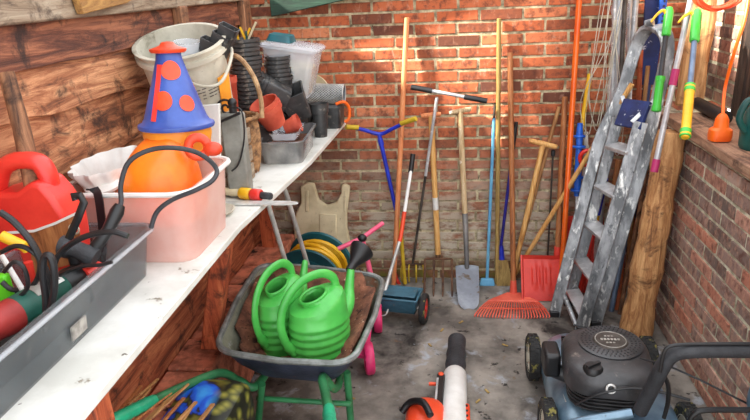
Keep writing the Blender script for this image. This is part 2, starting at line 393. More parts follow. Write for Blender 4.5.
# ------------------------------------------------------------------ SETTING
YB = 3.38          # face of the back wall
XL = -1.08         # face of the plank wall
XR = 1.03          # face of the low side wall
LZ = 1.05          # top of the ledge on it
SZ = 0.97          # top of the bench
mb = MB(); mb.box((0.1, 1.6, -0.05), (3.4, 4.6, 0.1)); struct(mb.build('floor', 'concrete', smooth=False))

def brick_wall(name, u0, u1, z0, z1, place, bmat, mmat, thick=0.1, tintshift=0):
    mb = MB(); tl = []
    L, H, J = 0.222, 0.061, 0.013
    row = 0; z = z0
    while z < z1-0.02:
        off = (L/2 if row % 2 else 0)+random.uniform(-.008, .008)
        x = u0-off
        while x < u1:
            a, b = max(x+J/2, u0), min(x+L-J/2, u1)
            if b-a > 0.02:
                zz0, zz1 = z+J/2+random.uniform(-.002, .002), min(z+H-J/2, z1)+random.uniform(-.002, .002)
                o_ = random.uniform(-0.0035, 0.0025)
                n0 = len(mb.bm.faces)
                P = []
                for q in (zz0, zz1):
                    for (uu, dd) in ((a, -0.03), (b, -0.03), (b, 0.0), (a, 0.0)):
                        P.append(place(uu+random.uniform(-.0025, .0025), dd+(o_ if dd == 0 else 0), q+random.uniform(-.0015, .0015)))
                mb.hexa(P); tl.append(min(1, max(0, random.gauss(0.5, 0.24)+tintshift)))
            x += L
        z += H; row += 1
    bm = mb.bm
    ob = mb.build(name, [bmat, mmat], smooth=False)
    me = ob.data
    at_ = me.attributes.new('tint', 'FLOAT', 'FACE')
    vals = [0.5]*len(me.polygons)
    for i, t in enumerate(tl):
        for k in range(6): vals[i*6+k] = t
    at_.data.foreach_set('value', vals)
    md = ob.modifiers.new('bevel', 'BEVEL'); md.width = 0.003; md.segments = 2
    # mortar bed as the same wall's body
    m2 = MB()
    P = []
    for q in (z0, z1):
        for (uu, dd) in ((u0, -thick), (u1, -thick), (u1, -0.0055), (u0, -0.0055)): P.append(place(uu, dd, q))
    m2.hexa(P); struct(ob)
    mo = m2.build('mortar', mmat, ob, smooth=False)
    return ob
brick_wall('wall_back', -1.18, 1.42, 0.0, 1.96, lambda u, d, z: (u, YB-d, z), 'brick', 'mortar')
brick_wall('wall_right', 0.6, YB, 0.0, LZ-.04, lambda u, d, z: (XR-d, u, z), 'brick_side', 'mortar_side', tintshift=-.05)
brick_wall('wall_right_upper', 0.6, YB, LZ, 1.96, lambda u, d, z: (XR+0.26-d, u, z), 'brick_side', 'mortar_side', tintshift=-0.15)
# ledge on the low wall
mb = MB(); mb.box((XR+0.1, 1.8, LZ-.02), (0.30, 2.4, 0.04)); o = mb.build('trim_1', 'ledge', bevel=0.004); struct(o)

# plank wall, waney edged boards lapped over one another
def plank_band(name, za, zb, m, x, seed, y0=0.1, y1=YB-0.005, amp=0.02, t=0.022, parent=None):
    mb = MB(); N = 40; rings = []
    for i in range(N+1):
        y = y0+(y1-y0)*i/N
        lo = za(y)+amp*noise.noise(Vector((y*2.3, seed, 0)))+amp*.35*noise.noise(Vector((y*9, seed, 3)))
        hi = zb(y)
        xx = x+0.006*noise.noise(Vector((y*3, seed, 7)))
        rings.append([Vector((xx-t, y, lo)), Vector((xx, y, lo+.003)), Vector((xx-t*.35, y, hi)), Vector((xx-t, y, hi))])
    mb.loft(rings); return mb.build(name, m, parent, smooth=False, bevel=0.002)
wl = MB(); wl.box((XL-0.075, 1.72, 0.82), (0.05, 3.3, 1.64)); wl.box((XL-0.075, 1.25, 2.3), (0.05, 3.32, 1.3)); wl = wl.build('wall_left', 'plank_top', smooth=False); struct(wl)  # second, upper box is out of view, added to keep sun off the right side
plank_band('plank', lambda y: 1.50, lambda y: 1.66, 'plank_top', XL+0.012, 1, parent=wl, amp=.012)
plank_band('plank', lambda y: 1.385-0.045*(y-1.4), lambda y: 1.53, 'plank_red', XL+0.004, 2, parent=wl, amp=.03)
plank_band('plank', lambda y: 1.20-0.02*(y-1.4), lambda y: 1.41-0.035*(y-1.4), 'plank_red', XL-0.004, 3, parent=wl)
plank_band('plank', lambda y: 1.00, lambda y: 1.22, 'plank_red', XL-0.01, 4, parent=wl)
plank_band('plank', lambda y: 0.76, lambda y: 1.02, 'red_paint', XL+0.0, 5, parent=wl)
plank_band('plank', lambda y: 0.54, lambda y: 0.77, 'plank_low', XL+0.012, 6, parent=wl)
plank_band('plank', lambda y: 0.31, lambda y: 0.56, 'plank_low', XL+0.004, 7, parent=wl)
plank_band('plank', lambda y: 0.10, lambda y: 0.33, 'red_paint', XL-0.004, 8, parent=wl)
# top beam, brace and studs of the plank wall
mb = MB(); mb.box((XL+0.0, 1.72, 1.665), (0.07, 3.3, 0.10)); struct(mb.build('trim_2', 'weathered', bevel=0.006))
mb = MB(); a = at(82, 14, X=XL+.05); b = at(180, -14, X=XL+.05)
mb.prism([at(84, 14, X=XL+.06), at(128, 3, X=XL+.06), at(150, -14, X=XL+.06), at(76, -8, X=XL+.06)], (-0.022, 0, 0)); struct(mb.build('trim_3', 'yellow_plank', bevel=0.003))
for i, (y, w_) in enumerate(((2.47, 0.07), (3.28, 0.11))):
    mb = MB(); mb.box((XL+0.028, y, 1.29), (0.04, w_, 0.66)); struct(mb.build('trim_%d' % (4+i), 'weathered_z', bevel=0.006))
# green board under the roof edge
mb = MB(); mb.prism([at(271, 17, Y=3.30), at(350, -1, Y=3.30), at(470, -34, Y=3.30), at(470, -64, Y=3.30), at(268, -12, Y=3.30)], (0, 0.04, 0)); struct(mb.build('trim_6', 'green_board', bevel=0.004))
# stone kerb along the plank wall
mb = MB(); y = 0.6
while y < 3.1:
    l = random.uniform(.19, .27); l = min(l, 3.3-y)
    mb.box((-.985+random.uniform(-.004, .004), y+l/2, 0.163), (0.18, l-0.008, 0.326+random.uniform(-.008, .008)), Matrix.Rotation(random.uniform(-.02, .02), 3, 'Z')); y += l
struct(mb.build('kerb', 'stone', bevel=0.01, jitter=0.004))

# ------------------------------------------------------------------ WORKBENCH
wb = thing('workbench', 'long narrow white-topped wooden bench along the plank wall', 'workbench', (-0.85, 1.8, 0))
e = [at(75, 420, Z=SZ), at(240, 225, Z=SZ), at(311, 160, Z=SZ), at(345, 122, Z=SZ)]
e0 = e[0]+(e[0]-e[1])*0.75; e0.x = e[0].x
pts = [Vector((XL+.016, e0.y, SZ)), e0, e[0], e[1], e[2], Vector((e[3].x, 3.34, SZ)), Vector((-.98, 3.34, SZ)), Vector((-.98, 3.2, SZ)), Vector((XL+.06, 3.2, SZ)), Vector((XL+.06, 2.55, SZ)), Vector((XL+.06, 2.4, SZ)), Vector((XL+.02, 2.4, SZ))]
mb = MB(); mb.prism([p-Vector((0, 0, 0.022)) for p in pts], (0, 0, 0.022)); mb.build('worktop', 'white_top', wb, bevel=0.003)
mb = MB(); mb.strip([Vector((p.x-.07, p.y, SZ-.048)) for p in (e0, e[0], e[1], e[2], Vector((e[3].x, 3.3, SZ)))], 0.05, 0.022, (0, 0, 1)); mb.build('front_rail', 'plank_low', wb)
for (yy, xx, lean) in ((1.02, -0.745, .02), (2.02, -0.775, .06), (3.1, -0.98, 0)):
    zf, sx_ = (.33, -.165) if lean > .05 else (0, 0)
    mb = MB(); mb.hexa([(xx-.05+sx_, yy-.03+lean, zf), (xx+.02+sx_, yy-.03+lean, zf), (xx+.02+sx_, yy+.03+lean, zf), (xx-.05+sx_, yy+.03+lean, zf), (xx-.05, yy-.03, SZ-.023), (xx+.02, yy-.03, SZ-.023), (xx+.02, yy+.03, SZ-.023), (xx-.05, yy+.03, SZ-.023)])
    mb.build('leg', 'post_red', wb, bevel=0.006)

# leaning stake at the far left of the plank wall
mb = MB(); mb.tube([at(34, 186, X=-1.0), at(22, 130, X=-1.02), at(6, 72, X=-1.035)], [0.022, .02, .018], 10); P0 = at(34, 186, X=-1.0)
mb.tube([(P0.x+.0, P0.y+.05, SZ), P0], 0.022, 10)
tag(mb.build('wooden_stake', 'weathered_z'), 'round brown wooden stake leaning on the plank wall behind the red jug', 'stake')

# ------------------------------------------------------------------ WHEELBARROW
T0 = Vector((-0.58, 2.1, 0))
wbr = thing('wheelbarrow', 'weathered grey wheelbarrow with green tube frame, holding soil and two cans', 'wheelbarrow', T0)
rim = [at(212, 352, Z=.5), at(353, 366, Z=.5), at(386, 276, Z=.5), at(259, 263, Z=.5)]
bot = [Vector((-.72, 1.86, .352)), Vector((-.39, 1.83, .352)), Vector((-.36, 2.28, .36)), Vector((-.75, 2.33, .36))]
def quad_round(Q, r, n=7, bulge=0.0):
    out = []
    for i in range(4):
        p, a, b = Q[i], Q[i-1], Q[(i+1) % 4]
        da = (a-p).normalized()*r; db = (b-p).normalized()*r
        for k in range(n):
            t = k/(n-1); q = (p+da)*(1-t)**2+p*2*t*(1-t)+(p+db)*t*t
            out.append(q)
        m_ = (p+b)/2; c = sum(Q, Vector())/4
        out.append(m_+(m_-c).normalized()*bulge)
    return out
ro = quad_round(rim, .11, bulge=.012); bo = quad_round(bot, .09, bulge=0)
cen = sum(bot, Vector())/4
mb = MB()
mid = [a.lerp(b, .5)+(a-cen).normalized()*0.012 for a, b in zip(bo, ro)]
inn = lambda R_, d, dz: [p-(Vector((p.x-cen.x, p.y-cen.y, 0)).normalized()*d)+Vector((0, 0, dz)) for p in R_]
mb.mi = 1; mb.loft([bo, mid, ro], cap1=False); mb.mi = 0
mb.loft([ro, inn(ro, .006, 0.002), inn(mid, .006, 0), inn(bo, .006, .006)], cap0=False)
mb.build('tray', ['traygrey', 'traydark'], wbr)
mb = MB(); mb.tube(ro, 0.0115, 8, closed=True); mb.build('rim', 'rimgrey', wbr)
# frame
LL = [Vector((-.50, 2.72, .19)), Vector((-.56, 2.5, .24)), Vector((-.66, 2.2, .325)), Vector((-.69, 1.85, .325)), at(240, 381, Z=.36), at(222, 373, Z=.43), at(196, 381, Z=.47), at(150, 402, Z=.52)]
RR = [Vector((-.44, 2.72, .19)), Vector((-.40, 2.5, .24)), Vector((-.42, 2.2, .325)), Vector((-.40, 1.85, .325)), at(323, 377, Z=.43), at(326, 396, Z=.46), at(329, 412, Z=.5)]
for pts_, g in ((LL, at(112, 421, Z=.56)), (RR, at(331, 450, Z=.6))):
    mb = MB(); mb.tube(smooth_path(pts_, 5), 0.0155, 10); hh = mb.build('handle_tube', 'framegreen', wbr)
    mb = MB(); p0, p1 = pts_[-1], g; mb.tube([lerp(p0, p1, -.12)]+[lerp(p0, p1, k/12) for k in range(13)]+[lerp(p0, p1, 1.03)], [0.017]+[0.0205 if k % 2 else 0.0185 for k in range(13)]+[.014], 12)
    mb.build('grip', 'grip', hh)
for (a, b, c) in ((at(262, 384, Z=.34), at(258, 425, Z=.12), -.62), (at(347, 372, Z=.36), at(351, 425, Z=.12), -.36)):
    mb = MB(); b2 = a+(b-a)*((a.z-.012)/(a.z-b.z)); mb.tube([a, b2], 0.0135, 10); mb.build('leg', 'framegreen', wbr)
mb = MB(); mb.tube([at(257, 398, Z=.25), at(351, 404, Z=.25)], 0.01, 8); mb.build('crossbar', 'framegreen', wbr)
WT = frame((-.47, 2.72, .18), (0, 1, 0), (1, 0, 0))
mb = MB(); mb.lathe([(.12, -.03), (.16, -.036), (.178, -.02), (.18, 0), (.178, .02), (.16, .036), (.12, .03), (.12, -.03)], 32, WT); wh = mb.build('wheel', 'rubber', wbr)
mb = MB(); mb.lathe([(0, -.03), (.02, -.03), (.024, -.012), (.125, -.01), (.125, .01), (.024, .012), (.02, .03), (0, .03)], 24, WT); mb.build('hub', 'steel', wh)

mb = MB(); N = 22; G = []
for i in range(N+1):
    row = []
    for j in range(N+1):
        u, v = i/N, j/N
        b_ = bot[0].lerp(bot[1], u).lerp(bot[3].lerp(bot[2], u), v); r_ = rim[0].lerp(rim[1], u).lerp(rim[3].lerp(rim[2], u), v)
        c_ = cen; p = b_.copy()
        ed = max(abs(u-.5), abs(v-.5))*2
        k = max(0, ed-.6)/.4
        q = b_.lerp(r_, 0.78*k if v > .25 else .5*k); q -= Vector((q.x-c_.x, q.y-c_.y, 0))*0.012
        # round the corners in
        cu, cv = max(0, abs(u-.5)*2-.7)/.3, max(0, abs(v-.5)*2-.7)/.3
        if cu > 0 and cv > 0: q = q.lerp(c_, 0.2*min(cu, cv))
        h = .016+.014*noise.noise(Vector((u*5, v*5, 1)))+.006*noise.noise(Vector((u*17, v*17, 4)))
        q.z += h+.03*v*v; row.append(mb.v(q))
    G.append(row)
for i in range(N):
    for j in range(N): mb.f([G[i][j], G[i+1][j], G[i+1][j+1], G[i][j+1]])
tag(mb.build('soil', 'soil', solid=.008), 'rusty brown soil covering the floor of the wheelbarrow tray', 'soil', kind='stuff')

# ------------------------------------------------------------------ WATERING CANS
def watering_can(label, T, spout_top, rose):
    base = T @ Vector((0, 0, 0))
    t = thing('watering_can', label, 'watering can', base, 'green watering cans')
    def ell(a, b, z, dx=0, tilt=0): return [Vector((dx+a*math.cos(2*PI*k/32), b*math.sin(2*PI*k/32), z+tilt*math.cos(2*PI*k/32))) for k in range(32)]
    rings = [ell(.085, .07, 0), ell(.1, .082, .004), ell(.104, .086, .015)]
    for i in range(5):
        z = .03+i*.026
        rings += [ell(.104, .086, z), ell(.109, .091, z+.006), ell(.109, .091, z+.014), ell(.104, .086, z+.02)]
    rings += [ell(.103, .086, .178), ell(.1, .084, .2, 0, .012), ell(.088, .074, .214, .004, .018), ell(.06, .05, .224, .006, .02), ell(.046, .04, .225, .006-.022, .012)]
    rings += [ell(.044, .036, .217, -.016, .012), ell(.05, .046, .19, -.01, 0), ell(.09, .076, .16), ell(.096, .08, .02)]
    mb = MB(T); mb.loft(rings); mb.build('body', 'cangreen', t)
    mb = MB(T); mb.tube([p+Vector((0, 0, .003)) for p in ell(.046, .04, .2255, -.016, .012)], .005, 8, closed=True); mb.build('opening_rim', 'cangreen', t)
    hp = smooth_path([(.07, 0, .215), (.068, 0, .262), (.02, 0, .293), (-.06, 0, .285), (-.12, 0, .235), (-.142, 0, .165), (-.128, 0, .095), (-.1, 0, .06)], 6)
    mb = MB(T); mb.tube(hp, [.017]*4+[.0145]*(len(hp)-10)+[.018]*4+[.022]*2, 12, flat=(1, .8)); mb.build('handle', 'cangreen', t)
    Ti = T.inverted(); st = Ti @ spout_top
    s0 = Vector((.06, 0, .09)); s1 = Vector((.115, 0, .15))
    sp = smooth_path([s0, s1, s1.lerp(st, .5), st], 6)
    mb = MB(T); mb.tube(sp, [.034-.021*(i/(len(sp)-1))**.6 for i in range(len(sp))], 14); mb.build('spout', 'cangreen', t)
    if rose:
        d = (Ti @ rose - st).normalized(); F_ = T @ frame(st-d*.012, (0, 1, 0), d)
        mb = MB(); mb.lathe([(0, 0), (.0155, 0), (.0165, .03), (.026, .05), (.044, .088), (.046, .096), (.03, .104), (0, .108)], 24, F_); mb.build('rose', 'black', t)
    return t
SCN = Matrix.Diagonal((1.08, 1.03, 1.16, 1)); SC1 = Matrix.Diagonal((.98, .92, 1.18, 1))
watering_can('left green watering can in the wheelbarrow, its bare spout pointing up', frame((-.63, 2.03, .368), rotz=math.radians(62)) @ SC1, at(305, 262, Y=2.24), None)
watering_can('right green ribbed watering can with a black rose on its spout', frame((-.475, 1.965, .368), rotz=math.radians(42)) @ SCN, at(351, 268, Y=2.16), at(362, 250, Y=2.23))

# ------------------------------------------------------------------ HOSE REEL
cr = at(315, 270, Y=2.88)
t = thing('hose_reel', 'teal hose reel wound with yellow hose behind the wheelbarrow', 'hose reel', (cr.x, cr.y, 0))
ax = Vector((-.15, -1, -.12)).normalized()
for k, dd in enumerate((-.085, .085)):
    F_ = frame(cr+ax*dd, (1, 0, 0), ax if dd > 0 else -ax)
    mb = MB(); mb.lathe([(0, -.004), (.045, -.004), (.05, .0), (.15, .004), (.172, .012), (.177, .006), (.172, -.006), (.15, -.006), (.05, -.012), (0, -.012)], 40, F_)
    d = mb.build('disc', 'teal', t)
    for q in range(8):
        a = 2*PI*q/8; mb = MB(); mb.box((0.09, 0, .004), (.07, .008, .012)); 
        bmesh.ops.transform(mb.bm, matrix=F_ @ Matrix.Rotation(a, 4, 'Z'), verts=mb.bm.verts); mb.build('rib', 'teal', d)
mb = MB(); hp = []
for i in range(10*28):
    a = 2*PI*i/28; lay = i/28; off = -.065+.13*abs((lay % 3)/1.5-1); R_ = .125+.003*lay
    u, v = perp(ax); hp.append(cr+ax*off+(u*math.cos(a)+v*math.sin(a))*min(R_, .15))
mb.tube(hp, .012, 8); mb.build('hose', 'yellow', t)
mb = MB(); mb.tube([cr-ax*.09, cr+ax*.09], .11, 24); mb.build('hub', 'teal', t)
for s_ in (-1, 1):
    mb = MB(); c_ = cr-ax*.105*s_
    mb.tube(smooth_path([(c_.x-.14, c_.y, .014), (c_.x-.05, c_.y, .1), c_, (c_.x+.05, c_.y, .1), (c_.x+.14, c_.y, .014)], 5), .011, 8); mb.build('stand', 'teal', t)

# ------------------------------------------------------------------ BEIGE PANEL on the back wall
ol = [(300, 187), (307, 183), (314, 184), (316, 191), (319, 201), (327, 206), (336, 203), (341, 194), (341, 186), (345, 184), (350, 187), (349, 197), (347, 212), (347, 228), (350, 243), (348, 262), (300, 262), (295, 240), (293, 228), (296, 212), (301, 203)]
pl = []
for (x, y) in ol:
    yy = 3.345-(y-184)*0.0016; pl.append(at(x, y, Y=yy))
t = thing('plastic_seat_panel', 'beige plastic panel with two horn-like tips leaning on the brick wall', 'panel', (-.68, 3.25, 0))
mb = MB(); mb.prism(pl, (0, .03, 0)); mb.build('panel', 'cream', t, bevel=.008)
for xx, w_ in ((307, .018), (345, .014)):
    mb = MB(); mb.strip([at(xx, 190, Y=3.338), at(xx, 212, Y=3.30)], w_, .012, (1, 0, 0)); mb.build('ridge', 'cream', t, bevel=.004)
mb = MB(); mb.strip([at(328, 214, Y=3.295), at(328, 250, Y=3.24)], .10, .012, (1, 0, 0)); mb.build('raised_back', 'cream', t, bevel=.005)
for xx in (299, 346):
    p = at(xx, 258, Y=3.235); mb = MB(); mb.hexa([(p.x-.03, p.y-.02, 0), (p.x+.03, p.y-.02, 0), (p.x+.03, p.y+.02, 0), (p.x-.03, p.y+.02, 0), (p.x-.03, p.y-.01, p.z), (p.x+.03, p.y-.01, p.z), (p.x+.03, p.y+.02, p.z), (p.x-.03, p.y+.02, p.z)]); mb.build('foot', 'cream', t, bevel=.004)

# ------------------------------------------------------------------ FOLDED STEEL CHAIR FRAME beside the bench
t = thing('folding_chair_frame', 'bent steel tube frame standing between bench and wheelbarrow', 'chair frame', (-.7, 2.45, 0))
Yf = 2.35
a0, a1 = at(282, 250, Y=2.42), at(266, 197, Y=2.36); b1, b0 = at(287, 196, Y=2.52), at(299, 236, Y=2.6)
fl = lambda a, b: a+(b-a)*((a.z-.012)/(a.z-b.z))
mb = MB(); mb.tube([fl(a1, a0)]+[lerp(fl(a1, a0), a1, .97)]+smooth_path([a1, at(267, 189, Y=2.4), at(275, 184, Y=2.45), at(283, 187, Y=2.5), b1], 5)+[fl(b1, b0)], .0105, 10); mb.build('tube_frame', 'steel', t)
mb = MB(); mb.tube([lerp(a1, fl(a1, a0), .55), lerp(b1, fl(b1, b0), .55)], .008, 8); mb.build('stretcher', 'steel', t)

# ------------------------------------------------------------------ PINK TRICYCLE
t = thing('toy_tricycle', 'pink toy tricycle with pale handlebar, half hidden behind the wheelbarrow', 'tricycle', (-.4, 2.6, 0))
def small_wheel(parent, c, r, wd, axis, m='pink', hub='palepink', name='wheel'):
    F_ = frame(c, (0, 0, 1), axis)
    mb = MB(); h = wd/2; mb.lathe([(r*.74, -h), (r*.92, -h), (r, -h*.6), (r, h*.6), (r*.92, h), (r*.74, h), (r*.7, h*.5), (r*.7, -h*.5), (r*.74, -h)], 28, F_); w_ = mb.build(name, m, parent)
    mb = MB(); h *= .9; mb.lathe([(0, -h), (r*.16, -h), (r*.2, -h*.6), (r*.72, -h*.5), (r*.72, h*.5), (r*.2, h*.6), (r*.16, h), (0, h)], 20, F_); mb.build('hub', hub, w_)
    return w_
w1 = at(369, 358, Z=.075); w2 = at(378, 318, Z=.075)
small_wheel(t, w1, .075, .04, (1, .25, 0)); small_wheel(t, (w2.x-.0, w2.y, .075), .075, .04, (1, .1, 0))
small_wheel(t, (w1.x-.26, w2.y+.12, .075), .075, .04, (1, .1, 0))
mb = MB(); mb.tube(smooth_path([(w1.x-.035, w1.y, .08), (w1.x-.03, w1.y+.12, .15), (w2.x-.04, w2.y-.05, .17), (w2.x-.04, w2.y, .08)], 6), .024, 12, flat=(1.3, .8)); mb.build('frame', 'pink', t)
mb = MB(); mb.tube([(w2.x-.02, w2.y, .075), (w1.x-.28, w2.y+.12, .075)], .01, 8); mb.build('axle', 'steel', t)
hb = at(362, 238, Y=2.78); mb = MB(); mb.tube(smooth_path([(w2.x-.04, w2.y, .13), (hb.x+.04, hb.y, .26), hb], 6), .013, 10); mb.build('stem', 'palepink', t)
mb = MB(); mb.tube([at(338, 249, Y=2.74), hb, at(383, 223, Y=2.86)], .0115, 10); h_ = mb.build('handlebar', 'palepink', t)
mb = MB(); mb.ball(hb, .022, (1.1, 1, .9)); mb.build('clamp', 'black', h_)

# ------------------------------------------------------------------ SEED SPREADER
c0, c1 = at(383, 302, Z=.1), at(421, 306, Z=.1)
t = thing('seed_spreader', 'blue-grey push spreader with red-hubbed wheels and a red and steel pole', 'spreader', ((c0.x+c1.x)/2, c0.y, 0))
ax = Vector((c1.x-c0.x, c1.y-c0.y, 0)).normalized(); fy = Vector((-ax.y, ax.x, 0))
cc = Vector(((c0.x+c1.x)/2-.03, c0.y-.0, .105)); 
def sp(a, b, z): return cc+ax*a+fy*b+Vector((0, 0, z))
mb = MB(); rings = []
for (z, hw_, d) in ((-.05, .105, .03), (-.01, .115, .055), (.04, .12, .07), (.043, .128, .078), (.054, .128, .078)):
    rings.append([sp(-hw_, -d, z), sp(hw_, -d, z), sp(hw_, d, z), sp(-hw_, d, z)])
rings += [[sp(-.118, -.068, .054), sp(.118, -.068, .054), sp(.118, .068, .054), sp(-.118, .068, .054)], [sp(-.1, -.03, -.035), sp(.1, -.03, -.035), sp(.1, .03, -.035), sp(-.1, .03, -.035)]]
mb.loft(rings); mb.build('hopper', 'spreadblue', t, bevel=.004)
mb = MB(); mb.strip([sp(-.11, 0, .058), sp(.11, 0, .058)], .1, .006, fy); mb.build('lid', 'spreadblue', t, bevel=.002)
for s_ in (-1, 1): small_wheel(t, (sp(.148*s_, 0, 0).x, sp(.148*s_, 0, 0).y, .08), .08, .03, ax, 'rubber', 'red')
mb = MB(); mb.tube([(sp(-.15, 0, 0).x, sp(-.15, 0, 0).y, .08), (sp(.15, 0, 0).x, sp(.15, 0, 0).y, .08)], .007, 8); mb.build('axle', 'steel', t)
p0 = sp(-.06, 0, .055); p3 = at(412, 160, Y=3.3)
p1 = at(400.5, 238, Y=lerp(p0, p3, .38).y); p2 = at(404.5, 212, Y=lerp(p0, p3, .58).y)
mb = MB(); mb.tube([p0, p1], .0095, 10); ph = mb.build('pole', 'steel', t)
mb = MB(); mb.tube([lerp(p0, p1, .93), p1, p2], .0115, 10); mb.build('sleeve', 'orangered', ph)
mb = MB(); mb.tube([p2, at(411, 170, Y=3.28)], .0095, 10); mb.build('pole_top', 'white', ph)
mb = MB(); mb.tube([at(410.5, 173, Y=3.277), at(413, 154, Y=3.31)], .014, 10); mb.build('grip', 'black', ph)
mb = MB(); mb.tube(smooth_path([sp(-.02, -.09, .0), sp(-.035, -.1, -.03), sp(-.1, -.1, -.04)], 5), .004, 6); mb.build('lever', 'steel', t)

# ------------------------------------------------------------------ LONG-HANDLED TOOLS on the back wall
def floorpt(top, low, z=0.0):
    return top+(low-top)*((top.z-z)/(top.z-low.z))
def pole_part(a, b, r, m, parent, name='handle', n=12, flare=0):
    mb = MB(); L = [lerp(a, b, k/6) for k in range(7)]
    mb.tube([lerp(a, b, -.002)]+L+[lerp(a, b, 1.002)], [r*.7]+[r*(1+flare*math.cos(k/6*PI*2)*.1) for k in range(7)]+[r*.7], n); return mb.build(name, m, parent)
YT = YB-.02
# tall plain pole behind the spreader
a = at(407, 18, Y=YT); b = floorpt(a, at(394, 276, Y=YT-.12), .0)
mb = MB(); mb.tube([a+Vector((0, 0, .003)), a, lerp(a, b, .5), b], [.008, .0135, .0145, .0135], 12)
tag(mb.build('wooden_pole', 'pinkwood'), 'tall smooth orange-brown pole rising behind the seed spreader', 'pole', 'bare wooden poles')
# blue Y-shaped push handle
a = at(379, 134, Y=3.30); k1 = at(396, 210, Y=3.30); k2 = at(401, 236, Y=3.295); b = at(405, 285, Y=3.28)
t = thing('blue_weeder', 'blue tool with a curved handlebar and yellow grips', 'garden tool', (b.x, b.y, 0))
mb = MB(); mb.tube([a, k1], .0115, 10); mb.tube([lerp(a, k1, .06), lerp(a, k1, .14)], .015, 10); mb.build('shaft', 'blue', t)
mb = MB(); mb.tube(smooth_path([at(352, 127, Y=3.24), at(364, 130, Y=3.28), at(380, 134, Y=3.30), at(392, 129, Y=3.28), at(406, 122, Y=3.24)], 6), .0105, 10); hb = mb.build('handlebar', 'blue', t)
mb = MB(); mb.tube([at(346, 127, Y=3.22), at(358, 127.5, Y=3.26)], .0135, 10); mb.build('grip', 'yellowgrip', hb)
mb = MB(); mb.tube([at(401, 123.5, Y=3.25), at(416, 118.5, Y=3.21)], .0135, 10); mb.build('grip', 'yellowgrip', hb)
fb = floorpt(a, b, .0)
mb = MB(); mb.tube([k1, k2, lerp(k2, fb, .5), fb+Vector((0, 0, .012))], [.0115, .013, .011, .012], 10); mb.build('lower_shaft', 'yellowgrip', t)
# red curved hook lying near it
mb = MB(); mb.tube(smooth_path([at(393, 262, Y=3.33), at(396, 278, Y=3.31), at(403, 290, Y=3.28), at(406, 297, Z=.012)], 5), .011, 8)
tag(mb.build('red_hook', 'red'), 'small red curved rod behind the spreader hopper', 'rod')
# long thin cultivator with a black T grip
a = at(437, 97, Y=3.31); b0 = at(413, 262, Y=3.34); b = floorpt(a, b0, .0)
t = thing('cultivator', 'thin dark-shafted tool with a wide black and silver crossbar on top', 'garden tool', (b.x, b.y, 0))
mb = MB(); mb.tube([a, lerp(a, b, .4)], .0085, 10); sh = mb.build('upper_shaft', 'alu_clean', t)
mb = MB(); mb.tube([lerp(a, b, .39), lerp(a, b, .9)], .0075, 10); mb.build('lower_shaft', 'darksteel', t)
c_ = at(448, 93.5, Y=3.305); l_ = at(411, 87, Y=3.30); r_ = at(487, 101, Y=3.29)
mb = MB(); mb.tube([lerp(l_, r_, .2), lerp(l_, r_, .75)], .0095, 10); hb = mb.build('crossbar', 'alu_clean', t)
for x0, x1 in ((0, .28), (.7, 1)):
    mb = MB(); mb.tube([lerp(l_, r_, x0), lerp(l_, r_, x1)], .0145, 10); mb.build('grip', 'black', hb)
hd = lerp(a, b, .9)
mb = MB(); mb.tube([hd+Vector((-.07, -.0, 0)), hd+Vector((.07, 0, 0))], .008, 8); hh = mb.build('head', 'rusty', t)
for k in range(4):
    x = -.06+.04*k; mb = MB(); mb.tube(smooth_path([hd+Vector((x, 0, 0)), hd+Vector((x*1.1, -.035, -.02)), hd+Vector((x*1.1, -.04, -.07)), (hd.x+x, hd.y-.03, .008)], 5), .005, 6); mb.build('tine', 'yellowgrip', hh)

def t_grip(c, half, m, parent, r=.0135):
    """rounded T grip, thicker in the middle"""
    d = Vector(half); mb = MB(); N = 10
    mb.tube([Vector(c)+d*(-1+2*k/N) for k in range(N+1)], [r*.75]+[r*(1.05-.12*abs(-1+2*k/N)) for k in range(1, N)]+[r*.75], 12); return mb.build('grip', m, parent)
# digging fork
a = at(431, 115, Y=YT-.005); b = at(438, 254, Y=3.33); bt = at(438, 297, Z=0.0)
t = thing('garden_fork', 'four-tined garden fork with honey-coloured wooden T handle', 'fork', (bt.x, bt.y, 0))
pole_part(a, lerp(a, b, .58), .0155, 'ash', t); t_grip(a, at(441, 114, Y=YT-.005)-a, 'pinkwood', t)
pole_part(lerp(a, b, .66), b, .0165, 'ash', t, 'lower_handle')
mb = MB(); mb.tube([lerp(a, b, .575), lerp(a, b, .665)], .0165, 12); mb.build('band', 'white', t)
mb = MB(); mb.tube([lerp(a, b, .93), b+Vector((0, 0, -.02))], .0145, 10); mb.build('socket', 'rusty', t)
l_, r_ = at(425, 259, Y=3.325), at(452, 259, Y=3.325)
mb = MB(); mb.tube(smooth_path([l_+Vector((0, 0, -.02)), l_+Vector((.008, 0, 0)), lerp(l_, r_, .5), r_-Vector((.008, 0, 0)), r_+Vector((0, 0, -.02))], 6), .0075, 8); hd = mb.build('head', 'rusty', t)
for k in range(4):
    p = lerp(l_, r_, k/3); q = Vector((p.x, bt.y+.005, .0)); mb = MB(); mb.tube([p+Vector((0, 0, -.004)), lerp(p, q, .5)+Vector((0, .006, 0)), lerp(p, q, .85), q], [.0075, .007, .0065, .003], 8, flat=(1, .8)); mb.build('tine', 'rusty', hd)
